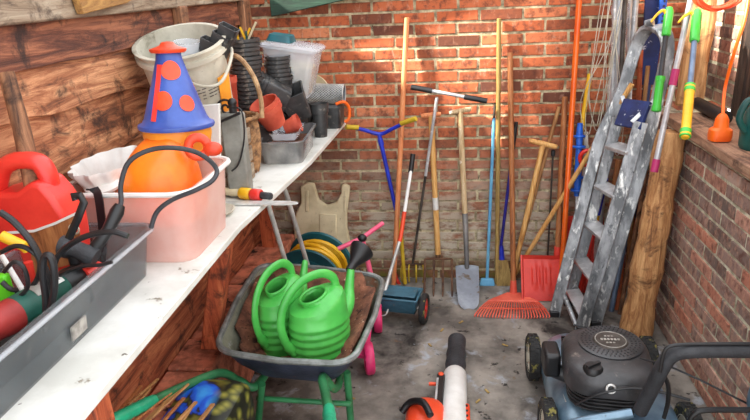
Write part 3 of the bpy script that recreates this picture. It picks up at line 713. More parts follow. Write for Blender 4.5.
# spade
a = at(460, 111, Y=YT-.005); b = at(465, 216, Y=3.31); s0 = at(467, 266, Y=3.27); bt = at(469, 310, Z=0)
t = thing('spade', 'spade with a pale wooden T handle and broad grey steel blade', 'spade', (bt.x, bt.y, 0))
pole_part(a, b, .0155, 'pale_ash', t); t_grip(a, at(471, 109, Y=YT-.005)-a, 'pale_ash', t)
mb = MB(); mb.tube([lerp(a, b, .97), b, lerp(b, s0, .7), s0+Vector((0, -.004, -.03))], [.0165, .0165, .014, .013], 12); mb.build('socket', 'tin', t)
mb = MB(); N = 8; rings = []
prof = [(0, .058), (.01, .0655), (.25, .064), (.6, .061), (.85, .055), (.95, .042), (1.0, .022)]
for k, (tt, hw_) in enumerate(prof):
    c_ = lerp(s0, bt+Vector((0, 0, .002)), tt); fr = []
    xs = [-1+2*i/N for i in range(N+1)]
    rings.append([c_+Vector((hw_*x, .014*(1-x*x), 0)) for x in xs]+[c_+Vector((hw_*x, .014*(1-x*x)+.004, 0)) for x in reversed(xs)])
mb.loft(rings); mb.build('blade', 'spade', t)
# light blue squeegee pole
a = at(494, 118, Y=YT); b = at(487, 277, Y=3.315); fb = at(489, 281, Y=3.30)
t = thing('blue_squeegee', 'light blue pole with a small blue head beside the spade', 'squeegee', (fb.x, fb.y, 0))
fb = Vector((b.x, b.y-.01, 0.02))
mb = MB(); mb.tube([a, fb+Vector((0, 0, .02))], .009, 10); mb.build('pole', 'lightblue', t)
mb = MB(); mb.tube([at(495, 104, Y=YT), a], .0065, 8); mb.build('pole_tip', 'darksteel', t)
mb = MB(); mb.hexa([fb+Vector(v) for v in ((-.045, -.02, -.02), (.045, -.02, -.02), (.045, .015, -.02), (-.045, .015, -.02), (-.035, -.012, .02), (.035, -.012, .02), (.035, .01, .02), (-.035, .01, .02))]); mb.build('head', 'lightblue', t, bevel=.004)
# tall pole right of it
a = at(499, 19, Y=YT); b = floorpt(a, at(497, 270, Y=3.32)); mb = MB(); mb.tube([a+Vector((0, 0, .003)), a, lerp(a, b, .5), b], [.008, .0115, .0125, .012], 12)
tag(mb.build('wooden_pole', 'olivewood'), 'tallest olive-brown pole leaning beside the leaf rake handle', 'pole', 'bare wooden poles')
# leaf rake
a = at(510, 53, Y=YT-.005); h0 = at(513.5, 290, Y=3.17)
t = thing('leaf_rake', 'wide red plastic leaf rake with a wooden handle', 'rake', (h0.x, h0.y-.1, 0))
pole_part(a, lerp(a, h0, .99), .0145, 'brownwood', t)
mb = MB(); mb.tube([lerp(a, h0, .955), h0+Vector((0, -.005, -.02))], [.0165, .021], 12); sk = mb.build('socket', 'rakered', t)
tipL, tipR = at(475, 319, Z=.004), at(549, 319, Z=.004); cT = (tipL+tipR)/2; cT.y -= .0
NT_ = 26
for k in range(NT_):
    u = k/(NT_-1)*2-1; tip = cT+Vector((u*(tipR.x-tipL.x)/2, .012*u*u-.0, 0)); 
    root = h0+Vector((u*.035, -.012, -.02)); m1 = root.lerp(tip, .30)+Vector((u*.07*(1-abs(u)*.3), 0, .0)); m2 = root.lerp(tip, .85)+Vector((u*.02, -.012, .01))
    mb = MB(); mb.strip(smooth_path([root, m1, m2, tip+Vector((0, .006, 0.0))], 4), .0062, .004, (1, 0, 0)); mb.build('tine', 'rakered', sk)
mb = MB(); rings = []
L_ = []
for k in range(21):
    u = k/10-1; tip = cT+Vector((u*(tipR.x-tipL.x)/2, 0, 0)); root = h0+Vector((u*.035, -.012, -.02)); m1 = root.lerp(tip, .30)+Vector((u*.07*(1-abs(u)*.3), 0, 0)); L_.append((root, m1))
mb.loft([[r+Vector((0, .003, .01)), m+Vector((0, .003, .004)), m+Vector((0, -.003, -.004)), r+Vector((0, -.004, 0))] for r, m in L_]); mb.build('fan', 'rakered', sk)
mb = MB(); bar = []
for k in range(21):
    u = k/10-1; tip = cT+Vector((u*(tipR.x-tipL.x)/2, 0, 0)); root = h0+Vector((u*.035, -.012, -.02)); bar.append(root.lerp(tip, .62)+Vector((u*.045, -.004, .006)))
mb.strip(bar, .007, .006, (0, 0, 1)); mb.build('brace', 'rakered', sk)
# dark blue broom
a = at(516, 124, Y=YT); b = at(500, 254, Y=3.33); c_ = at(504, 268, Y=3.32)
t = thing('blue_broom', 'narrow dark blue pole ending in a worn straw brush', 'broom', (c_.x, c_.y, 0))
mb = MB(); mb.tube([a, b], .0085, 10); sh = mb.build('pole', 'navy', t)
mb = MB(); mb.tube([lerp(a, b, -.015), lerp(a, b, .18)], .0105, 10); mb.build('grip', 'black', sh)
mb = MB(); mb.tube([lerp(a, b, .93), at(502, 262, Y=3.325)], [.012, .017], 10); mb.build('socket', 'blue', sh)
mb = MB(); mb.loft([[at(x, 260, Y=yy) for x, yy in ((496, 3.31), (507, 3.31), (507, 3.345), (496, 3.345))], [Vector((at(497, 270, Y=3.32).x, 3.29, .0)), Vector((at(514, 270, Y=3.32).x, 3.29, 0)), Vector((at(514, 270, Y=3.32).x, 3.35, 0)), Vector((at(497, 270, Y=3.32).x, 3.35, 0))]]); mb.build('bristles', 'olivewood', t, jitter=.004)
# second T handled tool, tilted
a = at(543, 144, Y=3.33); b = floorpt(a, at(516, 262, Y=3.315), .0)
t = thing('hoe', 'long-handled tool with a golden T grip, tilting to the left', 'garden tool', (b.x, b.y, 0))
pole_part(a, lerp(a, b, .95), .0145, 'ash', t); g1 = at(529, 140.5, Y=3.33); g2 = at(557, 147, Y=3.33); t_grip((g1+g2)/2, (g2-g1)/2, 'ash', t, .0145)
mb = MB(); mb.tube([lerp(a, b, .93), b], [.016, .012], 10); mb.build('ferrule', 'darksteel', t)
# thin brown pole behind it
a = at(559, 107, Y=YT-.003); b = floorpt(a, at(524, 232, Y=YT-.003), 0); b.y = 3.355
mb = MB(); mb.tube([a+Vector((0, 0, .002)), a, b], [.007, .0105, .0125], 10)
tag(mb.build('wooden_pole', 'oldwood'), 'shorter brown pole slanting left behind the golden T-grip tool', 'pole', 'bare wooden poles')
# snow shovel
a = at(565, 97, Y=YT-.015); h0 = at(557, 262, Y=3.235)
t = thing('snow_shovel', 'red plastic snow shovel with ridged pan and brown wooden handle', 'shovel', (.42, 3.17, 0))
pole_part(a, h0, .0155, 'brownwood', t)
q = [at(520, 255, Y=3.22), at(566, 256, Y=3.22), at(559, 306, Z=.004), at(518, 304, Z=.004)]
q[2].y = q[3].y = 3.11; q[2].z = q[3].z = .004
q[2].x = q[1].x+.005; q[3].x = q[0].x+.004
nrm = (q[1]-q[0]).cross(q[3]-q[0]).normalized()
if nrm.y > 0: nrm = -nrm
mb = MB(); N = 30; rows = []
for j in range(13):
    v = j/12; row = []; back = []
    for i in range(N+1):
        u = i/N; p = q[0].lerp(q[1], u).lerp(q[3].lerp(q[2], u), v)
        d = .0
        if .2 < v < .75 and any(abs(u-c) < .035 for c in (.3, .45, .6)): d = .008
        if u < .06 or u > .94 or v < .05: d = .02
        row.append(p+nrm*d); back.append(p+nrm*(d-.004))
    rows.append(row+back[::-1])
mb.loft(rows); pan = mb.build('pan', 'redshovel', t)
mb = MB(); mb.tube([lerp(a, h0, .9), h0+Vector((0, -.0, -.03))], [.019, .022], 12); mb.build('socket', 'redshovel', t)
# orange pole
a = at(579, 2, Y=3.33); b0 = at(562, 268, Y=3.17); b = floorpt(a, b0, 0); a2 = a+(a-b)*.13
mb = MB(); mb.tube([a2, a, lerp(a, b, .5), b], .0145, 14)
tag(mb.build('orange_pole', 'orange_pole'), 'glossy bright orange pole running out of the top of view', 'pole')
# diagonal pole
a = at(632, 84, Y=3.10); b = at(524, 258, Y=3.335); b = floorpt(a, b, 0); b.y = min(b.y, 3.355)
mb = MB(); mb.tube([a, lerp(a, b, .5), b], .0125, 12)
tag(mb.build('wooden_pole', 'ash'), 'light pole crossing diagonally from the stepladder down to the snow shovel', 'pole', 'bare wooden poles')
# yellow pole with blue holder
a = at(590, 74, Y=YT); b = at(577, 158, Y=3.33); bf = floorpt(a, b, 0)
t = thing('yellow_pole_tool', 'yellow pole clamped in a bright blue holder near the stepladder', 'garden tool', (bf.x, bf.y, 0))
pole_part(a, lerp(a, bf, .4), .0135, 'yellow', t, 'pole')
p1, p2 = at(580, 123, Y=3.31), at(577, 196, Y=3.25)
mb = MB(); mb.tube([p1, lerp(p1, p2, .2), lerp(p1, p2, .3), lerp(p1, p2, .8), p2], [.014, .02, .016, .02, .016], 10); hd = mb.build('holder', 'blueplastic', t)
for k, f_ in enumerate((.18, .32, .74, .92)):
    mb = MB(); c_ = lerp(p1, p2, f_); mb.torus(c_, .024+.004*(k % 2), .007, p2-p1, 20, 8); mb.build('collar', 'blueplastic', hd)
mb = MB(); mb.tube([p2, floorpt(p1, p2, .0)], .0095, 10); mb.build('lower_pole', 'alu_clean', t)
# white tube behind
a = at(586, 132, Y=YT); b = floorpt(a, at(584, 200, Y=YT-.02), 0)
mb = MB(); mb.tube([a, b], .013, 12); tag(mb.build('white_tube', 'white'), 'short white plastic tube standing behind the blue holder', 'tube')
# red handle behind the ladder
a = at(589, 150, Y=3.27); b = at(584, 176, Y=3.25)
t = thing('red_grip_tool', 'tool with a looped red plastic grip beside the blue holder', 'garden tool', (a.x+.01, a.y, 0))
mb = MB(); mb.torus(at(588, 158, Y=3.25), .04, .011, (0.1, 1, 0), 24, 8); mb.build('grip', 'red', t)
mb = MB(); mb.tube([at(588, 166, Y=3.255), Vector((a.x+.01, a.y, 0))], .009, 10); mb.build('shaft', 'white', t)
mb = MB(); p = at(553, 152, Y=3.35); mb.tube([p, (p.x+.005, 3.35, .0)], .005, 8); t = tag(mb.build('thin_rod', 'darksteel'), 'thin grey rod topped by a black clip behind the brown shovel handle', 'rod')
mb = MB(); mb.box(at(553, 153, Y=3.35), (.022, .02, .035)); mb.build('clip', 'black', t, bevel=.006)
# sticks behind the ladder
def stick(name, a, b, r, m, label, cat='pole', n=10, group=None):
    mb = MB(); mb.tube([a, lerp(a, b, .5), b], r, n); return tag(mb.build(name, m), label, cat, group)
a = at(606, 178, Y=3.2); b = floorpt(a, at(581, 288, Y=3.2), 0)
t = thing('banded_pole', 'red and blue banded pole seen between the ladder rails', 'pole', b)
for k, (m, s0_, s1_) in enumerate((('blue', 0, .3), ('yellow', .3, .34), ('red', .34, .72), ('blueplastic', .72, .8), ('red', .8, 1))):
    mb = MB(); mb.tube([lerp(a, b, s0_), lerp(a, b, s1_)], .0135, 10); mb.build('segment', m, t)
a = at(619, 160, Y=3.22); stick('wooden_batten', a, floorpt(a, at(598, 290, Y=3.16)), .016, 'brownwood', 'brown wooden batten between the two rails nearest the log post', 'batten')
a = at(631, 176, Y=3.22); b = floorpt(a, at(616, 320, Y=3.02)); stick('rusty_pipe', a, b, .014, 'rustpipe', 'rusty orange pipe standing just left of the log post', 'pipe')
a = at(626, 235, Y=3.12); stick('grey_tube', a, floorpt(a, at(609, 322, Y=3.0)), .014, 'bluegrey', 'blue-grey metal tube behind the near ladder rail', 'tube')
a = at(647, 170, Y=3.2); stick('weathered_lath', a, floorpt(a, at(620, 312, Y=2.99)), .011, 'weathered_z', 'thin weathered lath leaning against the log post', 'lath')
a = at(648, 66, Y=3.28); stick('bamboo_cane', a, floorpt(a, at(636, 180, Y=3.27)), .011, 'oldwood', 'bamboo cane seen through the arch of the stepladder', 'cane')
a = at(641, 50, Y=3.32); stick('brown_stick', a, floorpt(a, at(637, 130, Y=3.32)), .012, 'post_red', 'reddish brown stick inside the stepladder arch', 'stick')
# red scoop behind the ladder
p = [at(563, 216, Y=3.30), at(603, 216, Y=3.30)]
t = thing('red_dustpan', 'big red plastic pan standing behind the stepladder legs', 'pan', ((p[0].x+p[1].x)/2, 3.27, 0))
a0, a1 = p; mb = MB(); N = 12; rows = []
for j in range(7):
    v = j/6; row = []; back = []
    for i in range(N+1):
        u = i/N; x = a0.x+(a1.x-a0.x)*u; z = a0.z*(1-v); y = 3.30-.08*v-.02*(2*u-1)**2
        row.append(Vector((x, y, z+.002))); back.append(Vector((x, y+.004, z+.002)))
    rows.append(row+back[::-1])
mb.loft(rows); mb.build('pan', 'redshovel', t)
mb = MB(); mb.tube([((a0.x+a1.x)/2, 3.305, a0.z-.03), ((a0.x+a1.x)/2+.02, 3.33, a0.z+.12)], .014, 10); mb.build('handle', 'red', t)

# ------------------------------------------------------------------ STEPLADDER
t = thing('stepladder', 'paint-splattered aluminium stepladder leaning in the right corner', 'ladder', (.66, 3.0, 0))
def rail(pts_, w_, tk, up, name='rail', m='alu'):
    mb = MB(); mb.strip(pts_, w_, tk, up); return mb.build(name, m, t, bevel=.003)
U_ = (1, -.55, .1)
lt, rt = at(640, 34, Y=3.13), at(668, 38, Y=2.98)
bl, br = at(554, 316, Z=.0), at(595, 326, Z=.0)
arch = [at(592, 168, Y=3.11), at(601, 137, Y=3.12), at(622, 92, Y=3.125), at(631, 62, Y=3.13), at(639, 40, Y=3.12), at(648, 29, Y=3.08), at(658, 28, Y=3.03), at(666, 36, Y=2.99), at(667, 56, Y=2.98), at(659, 92, Y=2.975), at(644, 158, Y=2.96)]
ap = smooth_path(arch, 6)
rail([bl]+ap+[br], .058, .022, (1, -.25, .1), 'arched_frame')
mb = MB(); mb.tube([at(646, 24, Y=3.06), at(653, 22, Y=3.04)], .018, 10); mb.build('hinge_cap', 'alu', t)
r2t, r3t = at(618, 118, Y=3.06), at(641, 122, Y=2.9)
r2b, r3b = at(568, 305, Z=.0), at(581, 331, Z=.0)
rail([r2t, r2b], .052, .022, (1, -.2, .1)); rail([r3t, r3b], .062, .022, (1, -.2, .1))
def tread(f_):
    a, b = lerp(r2t, r2b, f_), lerp(r3t, r3b, f_)
    mb = MB(); d = (b-a).normalized(); mb.strip([a, b], .07, .02, (1, -.1, .25)); mb.build('tread', 'alu_clean', t, bevel=.003)
for f_ in (.13, .33, .53, .73, .91): tread(f_)
mb = MB(); mb.strip([at(620, 112, Y=3.03), at(646, 116, Y=2.9)], .13, .02, (.7, -.3, 1)); mb.build('top_platform', 'darkblue', t, bevel=.004)
mb = MB(); a, b = at(563, 293, Y=2.99), at(576, 325, Z=.025); mb.tube([a, b], .0125, 10); mb.build('crossbar', 'alu', t)
for pa, pb in (((622, 96), (641, 150)), ((655, 100), (632, 122))):
    mb = MB(); mb.strip([at(*pa, Y=3.1 if pa[0] < 650 else 2.96), at(*pb, Y=2.9)], .018, .006, (1, 0, .3)); mb.build('stay', 'alu_clean', t)
for p in (r2b, r3b, bl, br):
    mb = MB(); mb.box((p.x, p.y, .016), (.05, .035, .032)); mb.build('foot', 'black', t, bevel=.004)

# ------------------------------------------------------------------ ROTARY AIRER
t = thing('rotary_airer', 'folded rotary clothes airer with slack white lines behind the stepladder', 'clothes airer', (.78, 3.27, 0))
mb = MB(); mb.tube([at(622, -30, Y=3.25), Vector((.80, 3.26, 0))], .018, 12); mb.build('mast', 'alu_clean', t)
for k, (x0, x1, yy) in enumerate(((616, 612, 3.22), (627, 619, 3.2), (638, 628, 3.22), (631, 627, 3.3))):
    mb = MB(); mb.tube([at(x0, -30, Y=yy), at(x1, 110, Y=yy+.01)], .011 if k != 2 else .014, 10); mb.build('arm', 'alu_clean' if k != 1 else 'darksteel', t)
for k in range(8):
    xt = 602+random.uniform(-6, 26); xb = 578+random.uniform(0, 34); yb_ = random.uniform(110, 150); dep = 3.17+random.uniform(-.03, .09)
    pts_ = [at(xt+8, -30, Y=dep), at(lerp((xt, 0, 0), (xb, 0, 0), .35).x, 45, Y=dep-.01), at(xb, yb_*.8, Y=dep-.02), at(xb+7, yb_+10, Y=dep-.02), at(xb+14, yb_*.85, Y=dep), at(612+random.uniform(0, 14), 20, Y=3.2)]
    mb = MB(); mb.tube(smooth_path(pts_, 7), .0018, 5); mb.build('line', 'dirtywhite', t)
mb = MB(); rr_ = []
for k in range(14):
    y_ = -30+k*10; c_ = at(622-k*.5, y_, Y=3.245); rr_.append([c_+Vector((math.cos(a*PI/6)*(.036+.008*math.sin(k*2.1+a)), math.sin(a*PI/6)*(.03+.006*math.cos(k*1.7+a*2)), 0)) for a in range(12)])
mb.loft(rr_); mb.build('film_cover', 'clear', t)
# blue sledge
t = thing('blue_sledge', 'blue plastic sledge with a perforated rim standing in the corner', 'sledge', (1.0, 3.3, .0))
p0, p1, p2, p3 = at(647, -30, Y=3.31), at(672, -30, Y=3.31), at(655, 85, Y=3.34), at(640, 85, Y=3.34)
mb = MB(); mb.hexa([p3, p2, p2+Vector((0, .012, 0)), p3+Vector((0, .012, 0)), p0, p1, p1+Vector((0, .012, 0)), p0+Vector((0, .012, 0))]); mb.build('shell', 'darkblue', t, bevel=.004)
mb = MB(); a, b = at(666, -30, Y=3.29), at(661, 27, Y=3.29); mb.strip([a, b], .035, .012, (1, 0, 0)); rm = mb.build('rim', 'blueplastic', t, bevel=.003)
for k in range(6): mb = MB(); c_ = at(664.5-k*.6, 1+k*5, Y=3.283); mb.tube([c_, c_+Vector((0, -.004, 0))], .005, 8); mb.build('hole', 'black', rm)
mb = MB(); c_ = (p2+p3)/2; mb.tube([c_+Vector((0, .006, 0)), Vector((c_.x, c_.y+.006, 0))], .02, 8); mb.build('lower_edge', 'darkblue', t)

# ------------------------------------------------------------------ LOG POST
b = at(635, 334, Z=0); tp = at(673, 125, Y=2.83); d = (tp-b); top = b+d*((LZ-.045)/tp.z)
mb = MB(); N = 26; mb.tube([lerp(b, top, k/N) for k in range(N+1)], [(.074-.012*k/N)*(1+.05*math.sin(k*.9)+.03*math.sin(k*2.3)) for k in range(N+1)], 20)
tag(mb.build('log_post', 'log', jitter=.006), 'thick round peeled log standing under the left end of the ledge', 'post')
mb = MB(); b = at(688, 106, Z=LZ); top = at(706, -20, Y=b.y+.02); top += (top-b)*.12; mb.strip([lerp(b, top, k/8)+Vector((.004*math.sin(k*1.7), 0, 0)) for k in range(9)], .12, .09, (1, -.35, 0)); tag(mb.build('timber_post', 'log', bevel=.014, jitter=.006), 'rough upright timber post rising from the ledge behind the hooks', 'post')
mb = MB(); a = at(725, -10, X=XR+.24); mb.box((XR+.232, 2.9, LZ+.455), (.03, .09, .91)); tag(mb.build('dark_board', 'dark_wood', bevel=.004), 'dark narrow board upright against the side wall right of the timber post', 'board')

# ------------------------------------------------------------------ TELESCOPIC HOOKS AND POLE
def hook_tool(label, p_top, p_grip, p_end, Ya, Yb, rodm, gripm, dirx, r=.011):
    A, B = at(*p_top, Y=Ya), at(*p_end, Y=Yb); G = lerp(A, B, (p_grip[1]-p_top[1])/(p_end[1]-p_top[1]))
    d = (B-A).normalized(); t = thing('telescopic_hook', label, 'hook tool', (B.x, B.y, B.z), 'green telescopic hooks')
    mb = MB(); mb.tube([lerp(A, B, .1), G+d*.01], r, 10); mb.build('rod', rodm, t)
    mb = MB(); mb.tube([A-d*.02, A, lerp(A, B, .23), lerp(A, B, .24)], [.013, .02, .0195, .015], 12, flat=(1, 1)); hd = mb.build('head', 'green', t)
    side = Vector((-1, -.2, 0)); mb = MB(); mb.tube(smooth_path([A+d*.03, A+side*.025-d*.008, A+side*.055+d*.012, A+side*.075+d*.04], 5), [.009, .004], 8); mb.build('hook', 'yellow', hd)
    mb = MB(); mb.tube([G, lerp(G, B, .05), lerp(G, B, .2), lerp(G, B, .8), lerp(G, B, .95), B], [.013, .021, .018, .018, .021, .012], 12); g = mb.build('grip', gripm, t)
    for f_ in (.06, .9):
        mb = MB(); mb.tube([lerp(G, B, f_-.05), lerp(G, B, f_+.08)], .0205, 12); mb.build('grip_end', 'green', g)
    return t
hook_tool('green-headed hook on a dark rod with an all-green grip, above the stepladder', (669, 12), (663, 76), (656, 112), 3.0, 2.86, 'foam', 'green', -1)
hook_tool('green-headed hook on a blue-grey rod with a yellow and green grip', (697, 14), (690, 87), (685, 138), 2.82, 2.42, 'bluegrey', 'yellow', -1)
A, B = at(692, -6, Y=2.86), at(654, 172, Y=2.72)
t = thing('telescopic_pole', 'long silver telescopic pole with two magenta collars', 'pole', B)
mb = MB(); mb.tube([lerp(A, B, -.1), B], .0125, 12); mb.build('tube', 'alu_clean', t)
for f0, f1 in ((.41, .5), (.925, 1.0)):
    mb = MB(); mb.tube([lerp(A, B, f0), lerp(A, B, f1)], .0165, 12); mb.build('collar', 'magenta', t)

# ------------------------------------------------------------------ LEDGE ITEMS
# orange extension cord with socket
sk = at(719, 141, Z=LZ)
t = thing('extension_cord', 'orange extension cord coiled on the wall with its socket on the ledge', 'extension cord', (sk.x, sk.y, LZ))
mb = MB(); F_ = Matrix.Translation(sk)
rings = [rrect(.075, .06, .02, .004), rrect(.08, .065, .022, .02), rrect(.078, .062, .022, .045), rrect(.052, .045, .018, .055), rrect(.046, .042, .018, .085), rrect(.03, .03, .012, .1), rrect(.02, .02, .008, .105)]
mb = MB(F_); mb.loft(rings); mb.build('socket', 'orange', t)
cpt = [sk+Vector((0, 0, .1)), at(725, 88, Y=2.6), at(735, 50, Y=2.55), at(745, 18, Y=2.55), at(748, -12, Y=2.6), at(735, -14, Y=2.7)]
mb = MB(); mb.tube(smooth_path(cpt, 8), .0062, 8); mb.build('cord', 'orange', t)
mb = MB(); cp = []
for i in range(6*24):
    a = 2*PI*i/24; k = i/24; c_ = at(718, -6, Y=2.72)
    cp.append(c_+Vector((math.cos(a)*(.082+.008*math.sin(k*2)), .02*math.sin(k*3+a), math.sin(a)*(.055+.006*math.cos(k*1.3)))))
mb.tube(smooth_path(cp[::2], 2), .0062, 6); mb.build('coil', 'orangered', t)
# nail that carries it
mb = MB(); c_ = at(718, -12, Y=2.72); mb.tube([(c_.x, 2.72, c_.z+.02), (XR+.28, 2.72, c_.z+.03)], .006, 8); tag(mb.build('hanging_peg', 'darksteel'), 'metal peg in the side wall carrying the orange cord coil', 'peg')
# teal can on the ledge
c_ = at(753, 150, Z=LZ); c_ = Vector((max(c_.x, XR+.08), c_.y+.02, LZ))
t = thing('teal_jug', 'dark teal plastic jug on the ledge at the right edge', 'jug', c_)
mb = MB(); mb.lathe([(0, 0), (.06, 0), (.066, .01), (.068, .08), (.06, .13), (.04, .17), (.026, .185), (.026, .2), (0, .2)], 28, frame(c_)); mb.build('body', 'tealgreen', t)
mb = MB(); mb.tube(smooth_path([c_+Vector((-.035, -.02, .175)), c_+Vector((-.075, -.03, .18)), c_+Vector((-.095, -.03, .12)), c_+Vector((-.064, -.02, .07))], 6), .012, 8); mb.build('handle', 'tealgreen', t)
mb = MB(); mb.tube([at(697, 103, Z=LZ+.03), at(726, 118, Z=LZ+.03)], .028, 12, flat=(1, 1)); o = tag(mb.build('black_bar', 'black'), 'black padded bar lying on the ledge behind the orange socket', 'bar')

# ------------------------------------------------------------------ ON THE BENCH
# grey storage bin with tools
bx, by = -.915, 1.045
t = thing('storage_bin', 'long smoky grey translucent bin of cables and tools at the front of the bench', 'storage bin', (bx, by, SZ))
mb = MB(frame((bx, by, SZ))); shell(mb, .23, .79, .262, .83, .125, .03, .003, lip=.012); mb.build('body', 'binplastic', t)
mb = MB(); mb.tube([Vector(p)+Vector((bx, by, SZ+.124)) for p in rrect(.287, .855, .045, 0, 6)], .0055, 6, closed=True); mb.build('rim', 'clear', t)
mb = MB(); p = at(79, 328, X=-.788); mb.box(p, (.004, .055, .032), Matrix.Rotation(.1, 3, 'Y')); mb.build('label', 'labelgrey', t)
# red jug
jy = 1.34
jf = lambda l, y=jy: [at(a, b, Y=y) for a, b in l]
t = thing('red_jug', 'red plastic jug with a loop handle standing among cables in the bin', 'jug', (-.96, jy, SZ+.004))
low = at(80, 262, Y=jy); 
body = jf([(-6, 192), (12, 187), (28, 187), (42, 176), (52, 178), (64, 192), (76, 211), (80, 232)])
body += [Vector((low.x, jy, SZ+.006)), Vector((body[0].x, jy, SZ+.006))]
mb = MB(); mb.prism([p+Vector((0, -.05, 0)) for p in body], (0, .10, 0)); bd = mb.build('body', 'red', t, bevel=.014, bseg=4)
mb = MB(); mb.tube(smooth_path(jf([(-4, 196), (1, 172), (12, 162), (27, 160), (41, 164), (49, 178), (50, 192)]), 6), .021, 14, flat=(1, 1.3)); mb.build('handle', 'red', t)
lb = jf([(30, 231), (55, 223), (76, 214), (80, 236), (79, 262), (32, 275)], jy-.052); mb = MB(); mb.prism(lb, (0, .003, 0)); lp = mb.build('label', 'brownwood', bd)
mb = MB(); mb.strip(jf([(6, 233), (34, 231), (56, 223), (77, 213)], jy-.054), .006, .003, (0, 0, 1)); mb.build('label_edge', 'white', bd)
mb = MB(); mb.torus(at(74, 229, Y=jy-.056), .012, .0022, (0, 1, 0), 20, 6); mb.build('emblem_ring', 'dirtywhite', lp)
mb = MB(); c_ = at(74, 229, Y=jy-.056); mb.tube([c_, c_+Vector((0, .003, 0))], .011, 16); mb.build('emblem', 'red', lp)
# angle grinder
def gp(a, b, z=1.055): return at(a, b, Z=z)
g0, g1 = gp(14, 314), gp(60, 288); gd = (g1-g0).normalized()
t = thing('angle_grinder', 'green power tool with red end cap lying in the grey bin', 'power tool', (g0.x, g0.y, SZ+.006))
mb = MB(); mb.tube([lerp(g0, g1, -.1), g0, lerp(g0, g1, .5), g1, lerp(g0, g1, 1.06)], [.03, .036, .037, .035, .03], 18); bd = mb.build('body', 'drillgreen', t)
mb = MB(); mb.tube([g0-gd*.1, g0-gd*.09, g0-gd*.02, g0], [.02, .03, .037, .037], 18); mb.build('end_cap', 'rubred', t)
mb = MB(); mb.tube([g1+gd*.005, g1+gd*.03, g1+gd*.075, g1+gd*.085], [.032, .036, .03, .02], 18); mb.build('gear_head', 'black', t)
c_ = lerp(g0, g1, .62); u_ = Vector((.35, -.25, .9)).normalized(); s_ = gd.cross(u_).normalized(); u_ = s_.cross(gd)
def plate(a, b, h, m, nm):
    mb = MB(); c0 = lerp(g0, g1, a); rings = []
    for k in range(5):
        an = -h+2*h*k/4; rings.append([lerp(g0, g1, a)+(u_*math.cos(an)+s_*math.sin(an))*.0385, lerp(g0, g1, b)+(u_*math.cos(an)+s_*math.sin(an))*.0385, lerp(g0, g1, b)+(u_*math.cos(an)+s_*math.sin(an))*.036, lerp(g0, g1, a)+(u_*math.cos(an)+s_*math.sin(an))*.036])
    mb.loft(rings); mb.build(nm, m, bd)
plate(.35, .62, .45, 'labelgrey', 'label'); plate(.7, .95, .4, 'white', 'label'); plate(.75, .9, .2, 'darksteel', 'label_print')
mb = MB(); mb.tube([gp(84, 277, 1.06), gp(100, 268, 1.06)], [.022, .018], 12); tag(mb.build('red_plastic_piece', 'red'), 'small red plastic piece beside the black head of the green tool', 'cap')
# dark nozzle fittings
t = thing('hose_tap_key', 'black lever-handled fitting poking out of the grey bin', 'fitting', (-.86, 1.28, SZ+.006))
mb = MB(); mb.tube([at(76, 200, Y=1.24), at(74, 196, Y=1.24), at(80, 195, Y=1.24), at(84, 202, Y=1.24), at(78, 218, Y=1.24), at(68, 240, Y=1.24)], .0095, 10, flat=(1, .7)); mb.build('lever', 'black', t)
mb = MB(); mb.tube(smooth_path([at(62, 246, Y=1.24), at(78, 250, Y=1.24), at(96, 258, Y=1.24)], 4), [.026]*3+[.02]*3+[.023]*3, 14); mb.build('barrel', 'foam', t)
mb = MB(); mb.tube([at(70, 246, Y=1.24), Vector((-.87, 1.26, SZ+.01))], .014, 10); mb.build('stem', 'black', t)
mb = MB(); mb.tube([at(92, 252, Y=1.25), at(108, 230, Y=1.27), at(117, 212, Y=1.3), at(120, 205, Y=1.31)], [.015, .014, .017, .012], 12); mb.build('plug', 'black', t)
# black cables in the bin
def cable(label, pts_, r, z=None, Y=None, m='black', grp='black cables in the grey bin'):
    P = [at(a, b, Y=Y) if z is None else at(a, b, Z=z) for a, b in pts_]
    mb = MB(); mb.tube(smooth_path(P, 7), r, 8); tag(mb.build('power_cable', m), label, 'cable', grp)
cable('thick black cable sweeping from the left edge past the red jug', [(0, 212), (14, 222), (30, 240), (42, 262), (48, 280), (44, 300)], .0072, Y=1.12)
cable('black cable looped upright over the green power tool', [(46, 330), (46, 300), (43, 275), (44, 258), (50, 256), (54, 268), (54, 292), (48, 318)], .0075, Y=1.06)
cable('black cable arching across the bin toward the clear rim', [(52, 275), (58, 256), (74, 242), (94, 234), (114, 232), (128, 236)], .0065, Y=1.16)
cable('low black cable curling behind the green power tool', [(2, 252), (16, 246), (30, 250), (40, 262), (34, 284), (14, 290), (2, 282)], .0055, Y=1.12)
cable('thin black cable lying on the dark gear head', [(50, 282), (66, 272), (84, 266), (100, 265), (112, 262)], .0045, Y=1.17)
cable('short black cable by the left end of the green tool', [(4, 272), (14, 262), (24, 268), (28, 286), (20, 296)], .0045, Y=1.08)
mb = MB(); mb.tube([at(2, 236, Y=1.2), at(24, 246, Y=1.2), at(26, 252, Y=1.2)], [.013, .012, .006], 10); tag(mb.build('yellow_tool_grip', 'yellow'), 'yellow grip of a hand tool under the red jug', 'tool')
mb = MB(); mb.box(at(4, 288, Y=1.14), (.035, .02, .07)); tag(mb.build('green_plastic_clip', 'lime', bevel=.006), 'lime green plastic piece at the left end of the bin', 'plastic piece')
mb = MB(); mb.tube([at(2, 256, Y=1.16), at(30, 302, Y=1.1)], .006, 8); tag(mb.build('steel_rod', 'steel'), 'bare steel rod lying under the cables', 'rod')
mb = MB(); mb.tube([at(28, 262, Y=1.2), at(33, 282, Y=1.2)], [.01, .008], 8); tag(mb.build('red_screwdriver_grip', 'red'), 'small red screwdriver grip among the cables', 'screwdriver')
